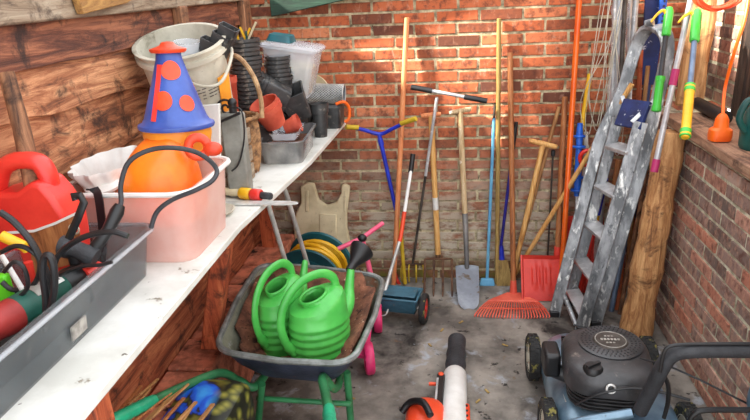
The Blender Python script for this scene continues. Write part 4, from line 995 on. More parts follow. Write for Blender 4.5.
mb = MB(frame((-.93, 1.0, SZ+.005))); shell(mb, .15, .5, .16, .52, .05, .02, .004); tag(mb.build('inner_tray', 'blackpot'), 'dark shallow tray lying inside the grey bin', 'tray')

# milky tote with the orange bag
tx, ty = -.868, 1.655
t = thing('plastic_tote', 'milky translucent tote beside the grey bin, stuffed with an orange bag', 'tote', (tx, ty, SZ))
mb = MB(frame((tx, ty, SZ))); shell(mb, .33, .31, .365, .345, .205, .05, .003, lip=.010); mb.build('body', 'milky', t)
mb = MB(); mb.tube([Vector(p)+Vector((tx, ty, SZ+.207)) for p in rrect(.388, .368, .065, 0, 6)], .0075, 8, closed=True); mb.build('rim', 'white', t)
mb = MB(); mb.strip(smooth_path([at(90, 190, Y=1.452), at(97, 192, Y=1.44), at(101, 215, Y=1.446), at(103, 240, Y=1.45), at(102, 268, Y=1.452)], 4), .022, .004, (1, 0, 0)); mb.build('strap', 'black', t)
# orange bag: a soft sack heaped in the tote
mb = MB(); rings = []; NX = 22
for i in range(NX+1):
    u = i/NX; x = -.95+.235*u
    hgt = 1.175+.105*math.sin(PI*min(1, u*1.08))**.8 if u < .95 else 1.2
    hgt = 1.165+(1.283-1.165)*(1-(2*u-1.15)**2 if u > .08 else .0) if True else hgt
    hgt = max(1.19, min(hgt+.03, 1.30)); yc = ty-.015; hy = .128*(math.sin(PI*(0.06+.88*u))**.45)
    ring = []
    for k in range(20):
        a = 2*PI*k/20; z = 1.10+(hgt-1.10)*math.sin(a) if math.sin(a) > 0 else 1.10+.06*math.sin(a)
        y = yc+hy*math.cos(a)*(1 if math.sin(a) < 0 else (1-.1*math.sin(a)))
        p = Vector((x, y, z)); p += Vector(noise.noise_vector(p*9))*.016; ring.append(p)
    rings.append(ring)
mb.loft(rings)
tag(mb.build('orange_bag', 'orangebag', sub=1), 'bulging shiny orange bag heaped over the rim of the milky tote', 'bag')
# white scalloped basin behind
c_ = Vector((-.975, 1.50, SZ+.012))
mb = MB(); rings = []
def sc(r, z, am): return [c_+Vector(((r+am*math.cos(14*2*PI*k/84))*math.cos(2*PI*k/84)*.50-.0, (r+am*math.cos(14*2*PI*k/84))*math.sin(2*PI*k/84)*.9+.16, z)) for k in range(84)]
rings = [sc(.09, 0.0, 0), sc(.11, .12, .002), sc(.14, .19, .005), sc(.18, .232, .008), sc(.182, .242, .008), sc(.172, .238, .008), sc(.134, .19, .005), sc(.104, .12, .002), sc(.08, .01, 0)]
mb.loft(rings); tag(mb.build('scalloped_basin', 'white'), 'white basin with a scalloped rim between plank wall and tote', 'basin')
mb = MB(); mb.lathe([(0, 0), (.04, 0), (.05, .006), (.052, .014), (.04, .02), (0, .022)], 28, frame((-.955, 1.56, 1.17), (1, 0, 0), (0.0, -.25, 1))); tag(mb.build('white_plate', 'white'), 'small round white plate lying inside the scalloped basin', 'plate')
# clown toy
cb = at(177, 127, Y=1.71); ct = at(168, 51, Y=1.72); F_ = frame(cb, (1, 0, 0), ct-cb); h = (ct-cb).length
t = thing('clown_hat_toy', 'blue plastic clown hat with orange dots on a yellow base above the tote', 'toy', (cb.x, cb.y, cb.z-.06))
mb = MB(F_); prof = [(0, .004), (.09, 0), (.106, .001), (.108, .007), (.106, .013), (.096, .017), (.088, .03), (.07, .085), (.052, .14), (.037, .19), (.033, .215), (.032, h), (0, h)]
mb.lathe(prof, 40); hat = mb.build('hat', 'conebl', t)
def on_cone(ang, z, r0, m, nm):
    R_ = np.interp(z, [p[1] for p in prof[5:-1]], [p[0] for p in prof[5:-1]]); mb = MB(F_)
    P = []; Q = []
    for k in range(20):
        a = 2*PI*k/20; dz = r0*math.sin(a); da = r0*math.cos(a)/R_; zz = z+dz
        rr = float(np.interp(zz, [p[1] for p in prof[5:-1]], [p[0] for p in prof[5:-1]]))
        P.append((math.cos(ang+da)*(rr+.0025), math.sin(ang+da)*(rr+.0025), zz)); Q.append((math.cos(ang+da)*(rr-.004), math.sin(ang+da)*(rr-.004), zz))
    c0 = (math.cos(ang)*(R_+.003), math.sin(ang)*(R_+.003), z)
    V = [mb.v(p) for p in P]; W = [mb.v(p) for p in Q]; cv = mb.v(c0)
    for k in range(20): mb.f([V[k], V[(k+1) % 20], cv]); mb.f([V[k], W[k], W[(k+1) % 20], V[(k+1) % 20]])
    mb.build(nm, m, hat)
D = math.radians
on_cone(D(-64), .165, .026, 'orangered', 'dot'); on_cone(D(-90), .085, .026, 'orangered', 'dot'); on_cone(D(-38), .075, .022, 'orangered', 'dot'); on_cone(D(60), .11, .024, 'orangered', 'dot'); on_cone(D(150), .1, .024, 'orangered', 'dot')
mb = MB(F_); st = []
for k in range(9):
    z = .03+.15*k/8; rr = float(np.interp(z, [p[1] for p in prof[5:-1]], [p[0] for p in prof[5:-1]]))+.001; a = D(-108+k*.4); st.append((math.cos(a)*rr, math.sin(a)*rr, z))
mb.strip([Vector(p) for p in st], .014, .004, (1, 0, 0)); mb.build('stripe', 'red', hat)
mb = MB(F_); mb.lathe([(0, h-.004), (.046, h-.004), (.05, h), (.051, h+.006), (.03, h+.012), (.022, h+.016), (.016, h+.024), (0, h+.026)], 24); mb.build('cap', 'orangered', t)
mb = MB(); mb.lathe([(0, -.08), (.07, -.08), (.09, -.05), (.097, -.02), (.095, .0), (0, .0)], 36, frame(cb, (1, 0, 0), ct-cb)); hd = mb.build('head', 'yelor', t)
c_ = at(213, 149, Y=1.6); mb = MB(); mb.ball(c_, .022, (1.2, 1, .9)); mb.build('nose', 'orangered', t)
c_ = at(198, 147, Y=1.60); mb = MB(); mb.torus(c_, .026, .013, (.3, -1, .35), 24, 10); mb.build('mouth_ring', 'orangered', t)
# long black hose loop
P = [(116, 214), (121, 203), (121, 184), (129, 162), (150, 150), (176, 148), (200, 154), (216, 168), (213, 180), (196, 190), (172, 200), (157, 212), (151, 228)]
dep = [1.36, 1.38, 1.4, 1.42, 1.44, 1.45, 1.47, 1.5, 1.47, 1.45, 1.44, 1.43, 1.42]
mb = MB(); mb.tube(smooth_path([at(a, b, Y=d) for (a, b), d in zip(P, dep)], 7), .0062, 10)
tag(mb.build('rubber_hose', 'foam'), 'dark rubber hose looping high over the orange bag', 'hose')

# spray lance and metal strip
a, b = at(204, 189, Z=SZ+.022), at(268, 196, Z=SZ+.022)
t = thing('spray_lance', 'cream lance with yellow and red rings lying across the bench', 'spray lance', ((a.x+b.x)/2, (a.y+b.y)/2, SZ))
for nm, m, f0, f1, r in (('tube', 'cream', 0, .62, .014), ('ring', 'yellow', .58, .74, .021), ('ring', 'red', .75, .9, .021), ('tip', 'foam', .89, 1.05, .013)):
    mb = MB(); mb.tube([lerp(a, b, f0), lerp(a, b, f0+.015), lerp(a, b, f1-.015), lerp(a, b, f1)], [r*.85, r, r, r*.85], 16); mb.build(nm, m, t)
a, b = at(220, 203, Z=SZ+.006), at(298, 203, Z=SZ+.006)
mb = MB(); N = 12; mb.loft([[lerp(a, b, k/N)+Vector((0, s0*w_, s1*.003)) for s0, s1 in ((-1, -1), (1, -1), (1, 1), (-1, 1))] for k in range(N+1) for w_ in [.016*(1 if k < 9 else math.sqrt(max(.02, 1-((k-9)/3.05)**2)))]])
tag(mb.build('steel_strip', 'steel'), 'flat rounded steel blade sticking out over the bench edge', 'blade')
mb = MB(); mb.lathe([(0, 0), (.045, 0), (.06, .01), (.066, .016), (.06, .017), (.044, .006), (0, .005)], 28, frame(at(216, 214, Z=SZ+.001), (1, 0, 0), (0, 0, 1))); tag(mb.build('white_dish', 'dirtywhite'), 'small off-white dish beside the milky tote', 'dish')
# bucket on a crate
t = thing('wooden_crate', 'low wooden crate carrying the big white bucket', 'crate', (-.90, 2.15, SZ))
for k in range(3):
    mb = MB(); mb.box((-.90, 2.19, SZ+.033+.07*k), (.27, .22, .06)); mb.build('slat_frame', 'weathered', t, bevel=.004)
bz = SZ+.235; bc = Vector((-.91, 2.2, bz)); bt_ = .33; BT = frame(bc, (1, 0, 0), (.0, -.33, 1))
t = thing('bucket', 'big scuffed white bucket with a cable-like bail, filled with small pots', 'bucket', bc)
mb = MB(BT); R1, R0_ = .148, .122
mb.lathe([(0, 0), (R0_, 0), (R0_+.002, .01), (R1-.006, bt_-.045), (R1+.008, bt_-.04), (R1+.008, bt_-.025), (R1-.002, bt_-.022), (R1+.001, bt_-.006), (R1+.010, bt_-.004), (R1+.009, bt_), (R1-.004, bt_), (R1-.012, bt_-.04), (R0_-.004, .006), (0, .006)], 44); bd = mb.build('body', 'dirtywhite', t)
for row in range(9):
    z = .08+row*.012+(.025 if row > 4 else 0)
    for seg in range(5):
        a0 = D(-62+seg*8.5+random.uniform(-1, 1)); rr = R0_+(R1-R0_)*(z/bt_)+.0012
        mb = MB(BT); mb.tube([(math.cos(a0+D(k*1.6))*rr, math.sin(a0+D(k*1.6))*rr, z) for k in range(random.choice((3, 4, 5)))], .0017, 4); mb.build('print_line', 'darksteel', bd)
mb = MB(BT); yz = []
rr = R0_+(R1-R0_)*.6; rings = []
for k in range(10):
    a0 = D(-28+k*3); rings.append([Vector((math.cos(a0)*q, math.sin(a0)*q, z)) for q, z in ((R0_+.010, .08), (R0_+.0255, .22), (R0_+.022, .22), (R0_+.006, .08))])
mb.loft(rings); mb.build('yellow_sticker', 'yelor', bd)
mb = MB(BT); mb.tube(smooth_path([(R1*.9, R1*.5, bt_-.04), (R1*1.12, .02, bt_-.06), (R1*1.02, -.09, bt_-.11), (R1*.7, -.145, bt_-.1), (R1*.3, -.175, bt_-.05)], 6), .0055, 8); mb.build('bail', 'dirtywhite', t)
c_ = BT @ Vector((.03, -.04, bt_-.07)); mb = MB(); mb.lathe([(0, 0), (.036, 0), (.044, .075), (.047, .078), (.043, .078), (.034, .004), (0, .004)], 24, frame(c_, (1, 0, 0), (.1, -.1, 1))); tag(mb.build('clear_cup', 'clear'), 'clear plastic cup inside the white bucket', 'cup')
for k, (dx, ang) in enumerate(((.105, .5), (.122, .62), (.138, .55))):
    c_ = BT @ Vector((dx-.04, -.03+.03*k, bt_-.10)); mb = MB(); F_ = frame(c_, (0, 1, 0), (ang, -.1, 1)); mb.loft([rrect(.035, .05, .008, 0), rrect(.05, .065, .008, .115+.012*k), rrect(.046, .061, .007, .115+.012*k), rrect(.031, .046, .006, .004)]); bmesh.ops.transform(mb.bm, matrix=F_, verts=mb.bm.verts)
    tag(mb.build('seedling_pot', 'blackpot'), ('foremost and lowest', 'middle', 'rearmost and tallest')[k]+' black square seedling pot leaning out of the white bucket', 'plant pot', 'square pots in the bucket')
bz0 = bz
for (dx, dy, h_) in ((-.04, .05, 0), ): 
    mb = MB(BT @ Matrix.Translation((dx, dy, .008))); mb.lathe([(0, 0), (.08, 0), (.092, bt_-.12), (.087, bt_-.12), (.076, .006), (0, .006)], 28); tag(mb.build('grey_inner_pot', 'greypanel'), 'grey pot sunk inside the white bucket', 'plant pot')
# grey canister and white board beside the bucket
a = at(222, 114, Y=2.05); b = at(241, 113, Y=2.05)
t = thing('grey_canister', 'tall flat grey canister standing in front of the white bucket', 'canister', ((a.x+b.x)/2, 2.06, SZ))
mb = MB(); mb.box(((a.x+b.x)/2-.005, 2.07, (SZ+a.z)/2), (b.x-a.x+.012, .05, a.z-SZ)); bd = mb.build('body', 'greypanel', t, bevel=.008)
mb = MB(); c_ = Vector(((a.x+b.x)/2, 2.07, a.z)); mb.tube([c_, c_+Vector((0, 0, .03))], .014, 10); mb.ball(c_+Vector((0, 0, .035)), .016); mb.build('valve', 'black', t)
mb = MB(); mb.tube(smooth_path([c_+Vector((.0, -.01, .02)), c_+Vector((.04, -.03, .01)), c_+Vector((.04, -.035, -.08)), c_+Vector((.01, -.033, -.17)), c_+Vector((-.02, -.033, -.2))], 6), .003, 6); mb.build('wire', 'black', t)
a0, a1, a2, a3 = at(198, 106, Y=1.92), at(219, 104, Y=1.92), at(219, 193, Y=1.93), at(203, 193, Y=1.93)
for q in (a2, a3): q.z = SZ+.001
mb = MB(); mb.prism([a0, a1, a2, a3], (0, .014, 0)); tag(mb.build('white_board', 'white_top', bevel=.002), 'dirty white board standing upright behind the blue clown hat', 'board')
# iron bracket bits
c_ = at(229, 108, Y=2.07)
t = thing('iron_bracket', 'curled black iron bracket on top of the grey canister', 'bracket', (c_.x, c_.y, c_.z-.02))
mb = MB(); pp = []
for k in range(26):
    a_ = k*.42; r_ = .006+.0012*k; pp.append(c_+Vector((r_*math.cos(a_)-.01, 0, r_*math.sin(a_))))
mb.tube(pp, .0042, 6); mb.build('scroll', 'black', t)
mb = MB(); mb.tube([at(220, 122, Y=2.03), at(240, 113, Y=2.03)], .005, 8); mb.build('bar', 'black', t)
# basket
c_ = Vector((-.838, 2.37, SZ)); t = thing('wicker_basket', 'round wicker basket with a tall bent cane handle behind the grey canister', 'basket', c_)
mb = MB(frame(c_)); rows = []
for j in range(20):
    z = .004+j*.0115; r_ = .064+.018*math.sin(PI*j/24); rows.append([Vector(((r_+.004*math.cos(k*PI+j*PI))*math.cos(2*PI*k/36), (r_+.004*math.cos(k*PI+j*PI))*math.sin(2*PI*k/36), z)) for k in range(36)])
rows += [[Vector((p.x*.9, p.y*.9, p.z)) for p in rows[-1]], [Vector((p.x*.85, p.y*.85, .01)) for p in rows[0]]]
mb.loft(rows); mb.build('weave', 'wicker', t, smooth=False)
mb = MB(frame(c_)); mb.tube([(.083*math.cos(2*PI*k/30), .083*math.sin(2*PI*k/30), .225+.003*(k % 2)) for k in range(30)], .009, 8, closed=True); mb.build('rim', 'wicker', t)
mb = MB(); hp = [at(262, 118, Y=2.36), at(261, 100, Y=2.37), at(256, 82, Y=2.38), at(247, 66, Y=2.40), at(236, 56, Y=2.42), at(226, 58, Y=2.44), at(222, 75, Y=2.46), at(221, 105, Y=2.46)]
mb.tube(smooth_path(hp, 6), .0095, 8); mb.build('handle', 'canehandle', t)
# red cans behind basket
c_ = at(224, 90, Y=2.56); mb = MB(); mb.lathe([(0, SZ), (.04, SZ), (.052, 1.30), (.056, 1.305), (.056, 1.33), (.05, 1.33), (.046, 1.29), (0, 1.28)], 26, Matrix.Translation((c_.x-.0, 2.57, 0))); tag(mb.build('red_pot', 'terracotta'), 'tall red plastic pot between the bucket and the black pot stack', 'plant pot')
# stacks of black nursery pots
def pot_stack(x, y, n, r, dz, z0, grp, lab, top):
    for k in range(n):
        z = z0+k*dz; rr = r*(1+random.uniform(-.02, .03)); ox, oy = random.uniform(-.007, .007), random.uniform(-.006, .006)
        mb = MB(frame((x+ox, y+oy, z)))
        hh = .075
        mb.lathe([(0, 0), (rr*.72, 0), (rr*.92, hh-.014), (rr, hh-.013), (rr, hh), (rr*.93, hh), (rr*.7, .004), (0, .004)], 24)
        tag(mb.build('nursery_pot', 'blackpot'), top if k == n-1 else ('lowest '+lab.replace(' between its lowest and topmost pots', '') if k == 0 else lab), 'plant pot', grp)
sx1 = at(246, 60, Y=2.72); n1 = int((at(246, 31, Y=2.68).z-SZ-.075)/.0185)
pot_stack(sx1.x, 2.72, n1, .068, .0185, SZ, 'black pots in the tall stack', 'black nursery pot of the tall stack between its lowest and topmost pots', 'topmost black nursery pot of the tall stack, holding the yellow markers')
sx2 = at(277, 60, Y=2.84); n2 = int((at(277, 52, Y=2.8).z-SZ-.075)/.0185)
pot_stack(sx2.x, 2.86, n2, .058, .0185, SZ, 'black pots in the shorter stack', 'black nursery pot of the shorter stack between its lowest and topmost pots', 'topmost black nursery pot of the shorter stack beside the clear box')
tz = SZ+(n1-1)*.0185+.075
for k, (x0, x1, y1, m) in enumerate(((240, 236, 30, 'yellow'), (243, 240, 27, 'yellow'), (247, 250, 28, 'yellow'), (250, 256, 22, 'cream'), (249, 246, 31, 'tealgreen'))):
    p1 = at(x1, y1, Y=2.70); p0 = Vector((sx1.x+random.uniform(-.03, .03), 2.72, tz-.06)); mb = MB(); mb.strip([p0, p1], .009, .002, (1, .2, 0))
    tag(mb.build('plant_marker', m), {'yellow': ('leftmost', 'second from left', 'third from left', '', '')[k]+' thin yellow plant marker in the top black pot', 'cream': 'cream plant marker tallest in the top black pot', 'tealgreen': 'teal plant marker lying low in the top black pot'}[m], 'plant marker', 'plant markers in the pot' if m == 'yellow' else None)
# metal loaf tin
cx_, cy_ = -.712, 2.65; FT = frame((cx_, cy_, SZ), rotz=D(3))
t = thing('metal_tin', 'deep rectangular grey metal tin at the bench edge, holding flower pots', 'tin', (cx_, cy_, SZ))
mb = MB(FT); shell(mb, .168, .33, .19, .36, .095, .03, .0025, lip=.010); mb.build('body', 'tin', t)
for s_ in (-1, 1):
    mb = MB(FT); mb.strip([Vector((-.04, s_*.19, .097)), Vector((.04, s_*.19, .097))], .03, .004, (0, 1, 0)); mb.build('ear', 'tin', t)
# pots in tin
def tpot(loc, z, r, h_, label, m='terracotta', name='flower_pot', grp=None):
    F_ = frame(loc, (1, 0, 0), z); mb = MB(F_); mb.lathe([(0, 0), (r*.68, 0), (r*.9, h_*.72), (r*1.0, h_*.73), (r*1.03, h_), (r*.94, h_), (r*.88, h_*.72), (r*.64, .005), (0, .005)], 30); return tag(mb.build(name, m), label, 'plant pot', grp)
tpot(at(276, 125, Y=2.60), (-.28, -.32, .85), .066, .10, 'outer terracotta pot tipped to the left in the metal tin')
tpot(at(276, 125, Y=2.60)+Vector((-.006, -.006, .018)), (-.28, -.32, .85), .062, .098, 'terracotta pot nested inside the tipped one in the tin', name='flower_pot')
tpot(at(285, 128, Y=2.68), (.85, .1, .3), .04, .07, 'small terracotta pot lying on its side in the metal tin')
mb = MB(); mb.lathe([(0, 0), (.04, 0), (.05, .012), (.052, .016), (.046, .014), (0, .004)], 24, frame(at(262, 139, Y=2.56), (1, 0, 0), (0, -.5, 1))); tag(mb.build('black_saucer', 'blackpot'), 'black round saucer at the near end of the metal tin', 'saucer')
mb = MB(FT); shell(mb, .1, .2, .12, .22, .03, .015, .0025, base=.085); tag(mb.build('clear_seed_tray', 'clear'), 'clear seed tray lying along the top of the metal tin', 'tray')
mb = MB(frame((cx_, cy_, SZ+.004))); mb.loft([rrect(.15, .3, .03, 0), rrect(.165, .33, .03, .05)]); tag(mb.build('potting_dirt', 'soil'), 'dark dirt in the bottom of the metal tin', 'soil', kind='stuff')
# rectangular seed pots
def rpot(label, loc, zdir, xdir, w_, d_, h_, name='seed_tray'):
    F_ = frame(loc, xdir, zdir); mb = MB(F_); shell(mb, w_*.82, d_*.82, w_, d_, h_, .01, .002, lip=.005); t = tag(mb.build(name, 'blackpot'), label, 'plant tray', 'black square trays behind the metal tin'); return t
for k in range(4):
    rpot(('innermost', 'second', 'third', 'outermost right')[k]+' black square pot of the nested tipped row behind the flower pots', at(281, 95, Y=2.80)+Vector((.016*k-.02, 0, -.008*k)), (-.8, -.25, .45), (.45, .0, .8), .12, .13, .11)
rpot('black square pot standing tilted at the right of the tipped row', at(301, 115, Y=2.86), (-.25, -.35, .9), (1, .2, .3), .12, .13, .13)
rpot('flat black tray sticking out low behind the wicker basket', at(268, 108, Y=2.82)+Vector((-.02, 0, -.02)), (.1, -.3, 1), (1, 0, 0), .16, .2, .05)
for k in range(2):
    mb = MB(frame((-.86+.0*k, 3.0, SZ+.001+.1*k))); shell(mb, .26, .24, .28, .26, .09, .02, .004, lip=.004); tag(mb.build('black_crate', 'blackpot'), ('lower' if k == 0 else 'upper')+' black crate under the clear storage box', 'crate')
# clear box
c_ = Vector((-.775, 3.0, SZ+.2)); BX = frame(c_+Vector((0, 0, .018)), (1, 0, -.16), (.16, 0, 1)); t = thing('clear_storage_box', 'clear plastic storage box with a pale lid behind the black pots', 'storage box', c_)
hz = at(290, 52, Y=2.92).z-c_.z
mb = MB(BX); shell(mb, .21, .2, .25, .24, hz, .03, .003, lip=.006); mb.build('body', 'clear', t)
mb = MB(BX); mb.loft([rrect(.27, .26, .03, hz-.006), rrect(.275, .265, .03, hz+.008), rrect(.25, .24, .03, hz+.018), rrect(.2, .19, .03, hz+.02)]); mb.build('lid', 'clear', t)
mb = MB(BX); mb.loft([rrect(.19, .18, .03, .004), rrect(.21, .2, .03, hz*.62), rrect(.17, .16, .03, hz*.66)]); o = tag(mb.build('box_contents', 'cream'), 'cream coloured contents inside the clear storage box', 'contents')
mb = MB(BX @ Matrix.Translation((-.06, .0, hz+.021))); mb.loft([rrect(.12, .14, .02, 0), rrect(.1, .12, .02, .03)]); tag(mb.build('blue_tub', 'teal'), 'small blue tub on the lid of the clear storage box', 'tub')
# wire roll, black box, disc, orange hose
a, b = at(298, 93, Y=3.2), at(344, 94, Y=3.2); r_ = .05
t = thing('wire_mesh_roll', 'roll of grey wire mesh at the far end of the bench', 'wire roll', ((a.x+b.x)/2, a.y, a.z-r_))
mb = MB(); mb.tube([a, b], r_*.86, 20, cap=False); mb.build('inner_layer', 'mesh', t, solid=.002)
mb = MB()
for s_ in (1, -1):
    for k in range(24):
        mb.tube([Vector((a.x+(b.x-a.x)*i/12, a.y+math.cos(2*PI*k/24+s_*i*.35)*r_, a.z+(b.z-a.z)*i/12+math.sin(2*PI*k/24+s_*i*.35)*r_)) for i in range(13)], .0016, 4)
mb.build('wire_netting', 'steel', t)
for x_ in (a, b): mb = MB(); mb.torus(x_, r_, .003, b-a, 28, 6); mb.build('end_wire', 'steel', t)
zt = a.z-r_-.003
mb = MB(frame((-.63, 3.22, SZ+.001))); mb.loft([rrect(.13, .15, .02, 0), rrect(.14, .16, .02, zt-SZ-.02), rrect(.12, .14, .02, zt-SZ-.006)]); tag(mb.build('black_box', 'blackpot'), 'battered black box under the wire mesh roll', 'box')
mb = MB(); mb.tube(smooth_path([at(336, 104, Y=3.1), at(344, 102, Y=3.1), at(349, 108, Y=3.12), at(349, 118, Y=3.12), at(345, 122, Y=3.12)], 5), .008, 8); tag(mb.build('orange_hose_piece', 'orange'), 'bent piece of orange hose hanging beside the black box', 'hose')
c_ = Vector((at(320, 120, Y=2.98).x, 2.98, SZ)); tpot(c_, (0, 0, 1), .045, .165, 'tall slim black pot standing right of the metal tin', 'blackpot', 'tall_pot')
mb = MB(); c_ = at(312, 94, Y=3.31); mb.lathe([(0, 0), (.1, 0), (.104, .006), (.1, .014), (.09, .01), (0, .01)], 36, frame(c_, (1, 0, 0), (-.1, -1, .25))); tag(mb.build('round_lid', 'cream'), 'round tan lid leaning on the brick wall behind the wire roll', 'lid')
mb = MB(frame((-.80, 3.25, SZ+.001))); mb.loft([rrect(.16, .1, .02, 0), rrect(.16, .1, .02, .14)]); tag(mb.build('dark_carton', 'blackpot'), 'dark carton at the back carrying the round tan lid', 'box')

# ------------------------------------------------------------------ LAWN MOWER
mc = Vector((.60, 2.12, 0))
t = thing('lawn_mower', 'blue-grey petrol lawn mower with a black engine beside the side wall', 'lawn mower', mc)
def L(x, y, z): return Vector((x, y, z))
mb = MB(); rings = []
for (z, gx, gy, r_) in ((.06, .42, .70, .12), (.075, .43, .72, .13), (.14, .43, .72, .13), (.18, .40, .68, .14), (.2, .34, .58, .14), (.212, .27, .44, .12), (.22, .2, .34, .1)):
    rings.append([p+Vector((.60, 2.15, 0)) for p in rrect(gx, gy, r_, z, 8)])
mb.loft(rings, cap0=False); mb.build('deck', 'mowerblue', t)
mb = MB(); mb.strip([L(.435, 2.42, .17), L(.435, 1.98, .19)], .03, .012, (1, 0, 0)); mb.build('deck_rail', 'steel', t)
def mwheel(c, r, wd):
    F_ = frame(c, (0, 1, 0), (1, 0, 0)); h = wd/2
    mb = MB(F_); mb.lathe([(r*.6, -h*.8), (r*.9, -h), (r, -h*.7), (r, h*.7), (r*.9, h), (r*.6, h*.8), (r*.6, -h*.8)], 36); 
    for k in range(30):
        a = 2*PI*k/30
        for s_ in (-1, 1): mb.box(Vector((math.cos(a+.05*s_)*r*.995, math.sin(a+.05*s_)*r*.995, s_*h*.42)), (r*.06, r*.1, h*.62), Matrix.Rotation(a+.05*s_, 3, 'Z'))
    w_ = mb.build('wheel', 'rubber', t)
    mb = MB(F_); mb.lathe([(0, -h*1.02), (r*.2, -h*1.02), (r*.24, -h*.7), (r*.58, -h*.45), (r*.62, -h*.85), (r*.66, -h*.8), (r*.66, h*.5), (0, h*.5)], 30); hb = mb.build('hub', 'dirtywhite', w_)
for x_ in (-1, 1):
    mwheel(L(.60+x_*.24, 2.415, .1), .1, .05); mwheel(L(.60+x_*.245, 1.93, .11), .11, .05)
for y_, z_ in ((2.415, .1), (1.93, .11)):
    mb = MB(); mb.tube([L(.37, y_, z_), L(.83, y_, z_)], .009, 8); mb.build('axle', 'darksteel', t)
# engine
ec = Vector((.565, 2.03, 0)); RZ = D(-6)
def er(w_, d, r_, z, n=7): return [Matrix.Rotation(RZ, 3, 'Z') @ p+ec for p in rrect(w_, d, r_, z, n)]
mb = MB(); mb.loft([er(.22, .24, .08, .2), er(.23, .25, .08, .302)]); mb.build('engine_block', 'darksteel', t, smooth=True)
for k in range(5):
    mb = MB(); mb.loft([er(.27, .28, .09, .222+k*.015), er(.27, .28, .09, .228+k*.015)]); mb.build('cooling_fin', 'engine', t)
mb = MB(); mb.loft([er(.285, .33, .09, .30), er(.305, .35, .1, .305), er(.31, .355, .105, .345), er(.30, .345, .105, .365), er(.275, .32, .1, .383), er(.24, .285, .095, .39), er(.1, .12, .05, .392)]); cv = mb.build('engine_cover', 'engine', t)
cc_ = Vector((ec.x+.02, ec.y+.045, .392))
mb = MB(); mb.lathe([(.05, 0), (.112, 0), (.115, .004), (.108, .008), (.05, .008)], 40, frame(cc_)); mb.build('starter_ring', 'engine', cv)
mb = MB(); mb.lathe([(0, .004), (.058, .004), (.062, .009), (.058, .013), (0, .014)], 36, frame(cc_)); bdg = mb.build('badge', 'darksteel', cv)
mb = MB(); mb.torus(cc_+Vector((0, 0, .0135)), .054, .0018, (0, 0, 1), 36, 6); mb.build('badge_ring', 'labelgrey', bdg)
for (x_, y_, w_) in ((0, .022, .04), (0, 0, .075), (0, -.022, .045)):
    for q in range(int(w_/.012)):
        mb = MB(); mb.box(cc_+Vector((x_-w_/2+q*.012+.006, y_, .0145)), (.008, .011 if y_ == 0 else .006, .002)); mb.build('badge_mark', 'labelgrey', bdg)
for rad, n in ((.074, 30), (.088, 36), (.101, 42)):
    mb = MB()
    for k in range(n):
        a = 2*PI*k/n; mb.box(cc_+Vector((math.cos(a)*rad, math.sin(a)*rad, .0085)), (.007, .004, .002), Matrix.Rotation(a, 3, 'Z'))
    o = mb.build('vent_slots', 'black', cv)
for s_ in (-1, 1):
    mb = MB()
    for k in range(9): mb.box(ec+Matrix.Rotation(RZ, 3, 'Z') @ Vector((s_*.137, -.02+k*.018, .352)), (.03, .008, .012))
    mb.build('side_vents', 'black', cv)
kc = ec+Vector((-.075, -.12, .378)); mb = MB(); mb.lathe([(0, 0), (.034, 0), (.034, .014), (.028, .022), (0, .024)], 20, frame(kc)); kn = mb.build('fuel_cap', 'black', cv)
mb = MB(); mb.box(kc+Vector((0, 0, .026)), (.058, .012, .012), Matrix.Rotation(.6, 3, 'Z')); mb.build('cap_grip', 'black', kn)
mb = MB(); mb.box(ec+Vector((-.185, .07, .30)), (.06, .11, .10)); mb.build('air_filter', 'black', t, bevel=.014, bseg=3)
mb = MB(); mb.tube([ec+Vector((-.17, .07, .25)), ec+Vector((-.12, .05, .24))], .03, 12); mb.build('intake', 'engine', t)
mb = MB(); c_ = at(608, 390, Z=.25); mb.tube(smooth_path([c_+Vector((-.13, .02, .0)), c_+Vector((-.07, -.03, .01)), c_+Vector((0, -.03, .015)), c_+Vector((.09, 0, .01))], 5), .007, 8); mb.build('fuel_line', 'black', t)
mb = MB(); mb.torus(at(611, 389, Y=1.845), .014, .004, (0, 1, -.3), 20, 6); mb.build('cable_eye', 'steel', t)
# exhaust/rear clutter
mb = MB(); mb.box((.60, 1.80, .185), (.34, .07, .07)); mb.build('rear_flap', 'black', t, bevel=.01)
mb = MB(); mb.tube([L(.40, 1.79, .245), L(.44, 1.78, .27), at(632, 413, Y=1.78)], .0165, 12); lw = mb.build('lower_handle', 'mowerblue', t)
hp = [at(640, 411, Y=1.78), at(652, 388, Y=1.75), at(663, 366, Y=1.72), at(672, 355, Y=1.71), at(686, 351, Y=1.7), at(715, 350, Y=1.7), at(752, 350, Y=1.7)]
e_ = hp[-1]; hp += [e_+Vector((.045, .0, -.02)), Vector((min(.99, e_.x+.05), 1.74, .42)), Vector((.96, 1.78, .28)), L(.85, 1.80, .22)]
mb = MB(); mb.tube(smooth_path(hp[:7], 6), .0235, 16); mb.build('foam_handle', 'foam', t)
mb = MB(); mb.tube(smooth_path(hp[6:], 6), .0165, 12); mb.build('handle_tube', 'mowerblue', t)
mb = MB(); mb.tube(smooth_path([at(660, 372, Y=1.69), at(663, 356, Y=1.69), at(668, 347, Y=1.69), at(682, 344.5, Y=1.69), at(710, 344, Y=1.69), at(752, 344, Y=1.69)], 5), .0055, 8); mb.build('brake_bail', 'black', t)
mb = MB(); mb.tube(smooth_path([at(640, 358, Y=1.95), at(668, 366, Y=1.9), at(700, 380, Y=1.85), at(748, 404, Y=1.8)], 5), .0035, 6); mb.build('control_cable', 'black', t)
mb = MB(); mb.tube(smooth_path([at(575, 405, Y=1.86), at(600, 394, Y=1.84), at(630, 388, Y=1.83), at(660, 392, Y=1.8), at(690, 400, Y=1.78)], 5), .0045, 6); mb.build('control_cable', 'black', t)
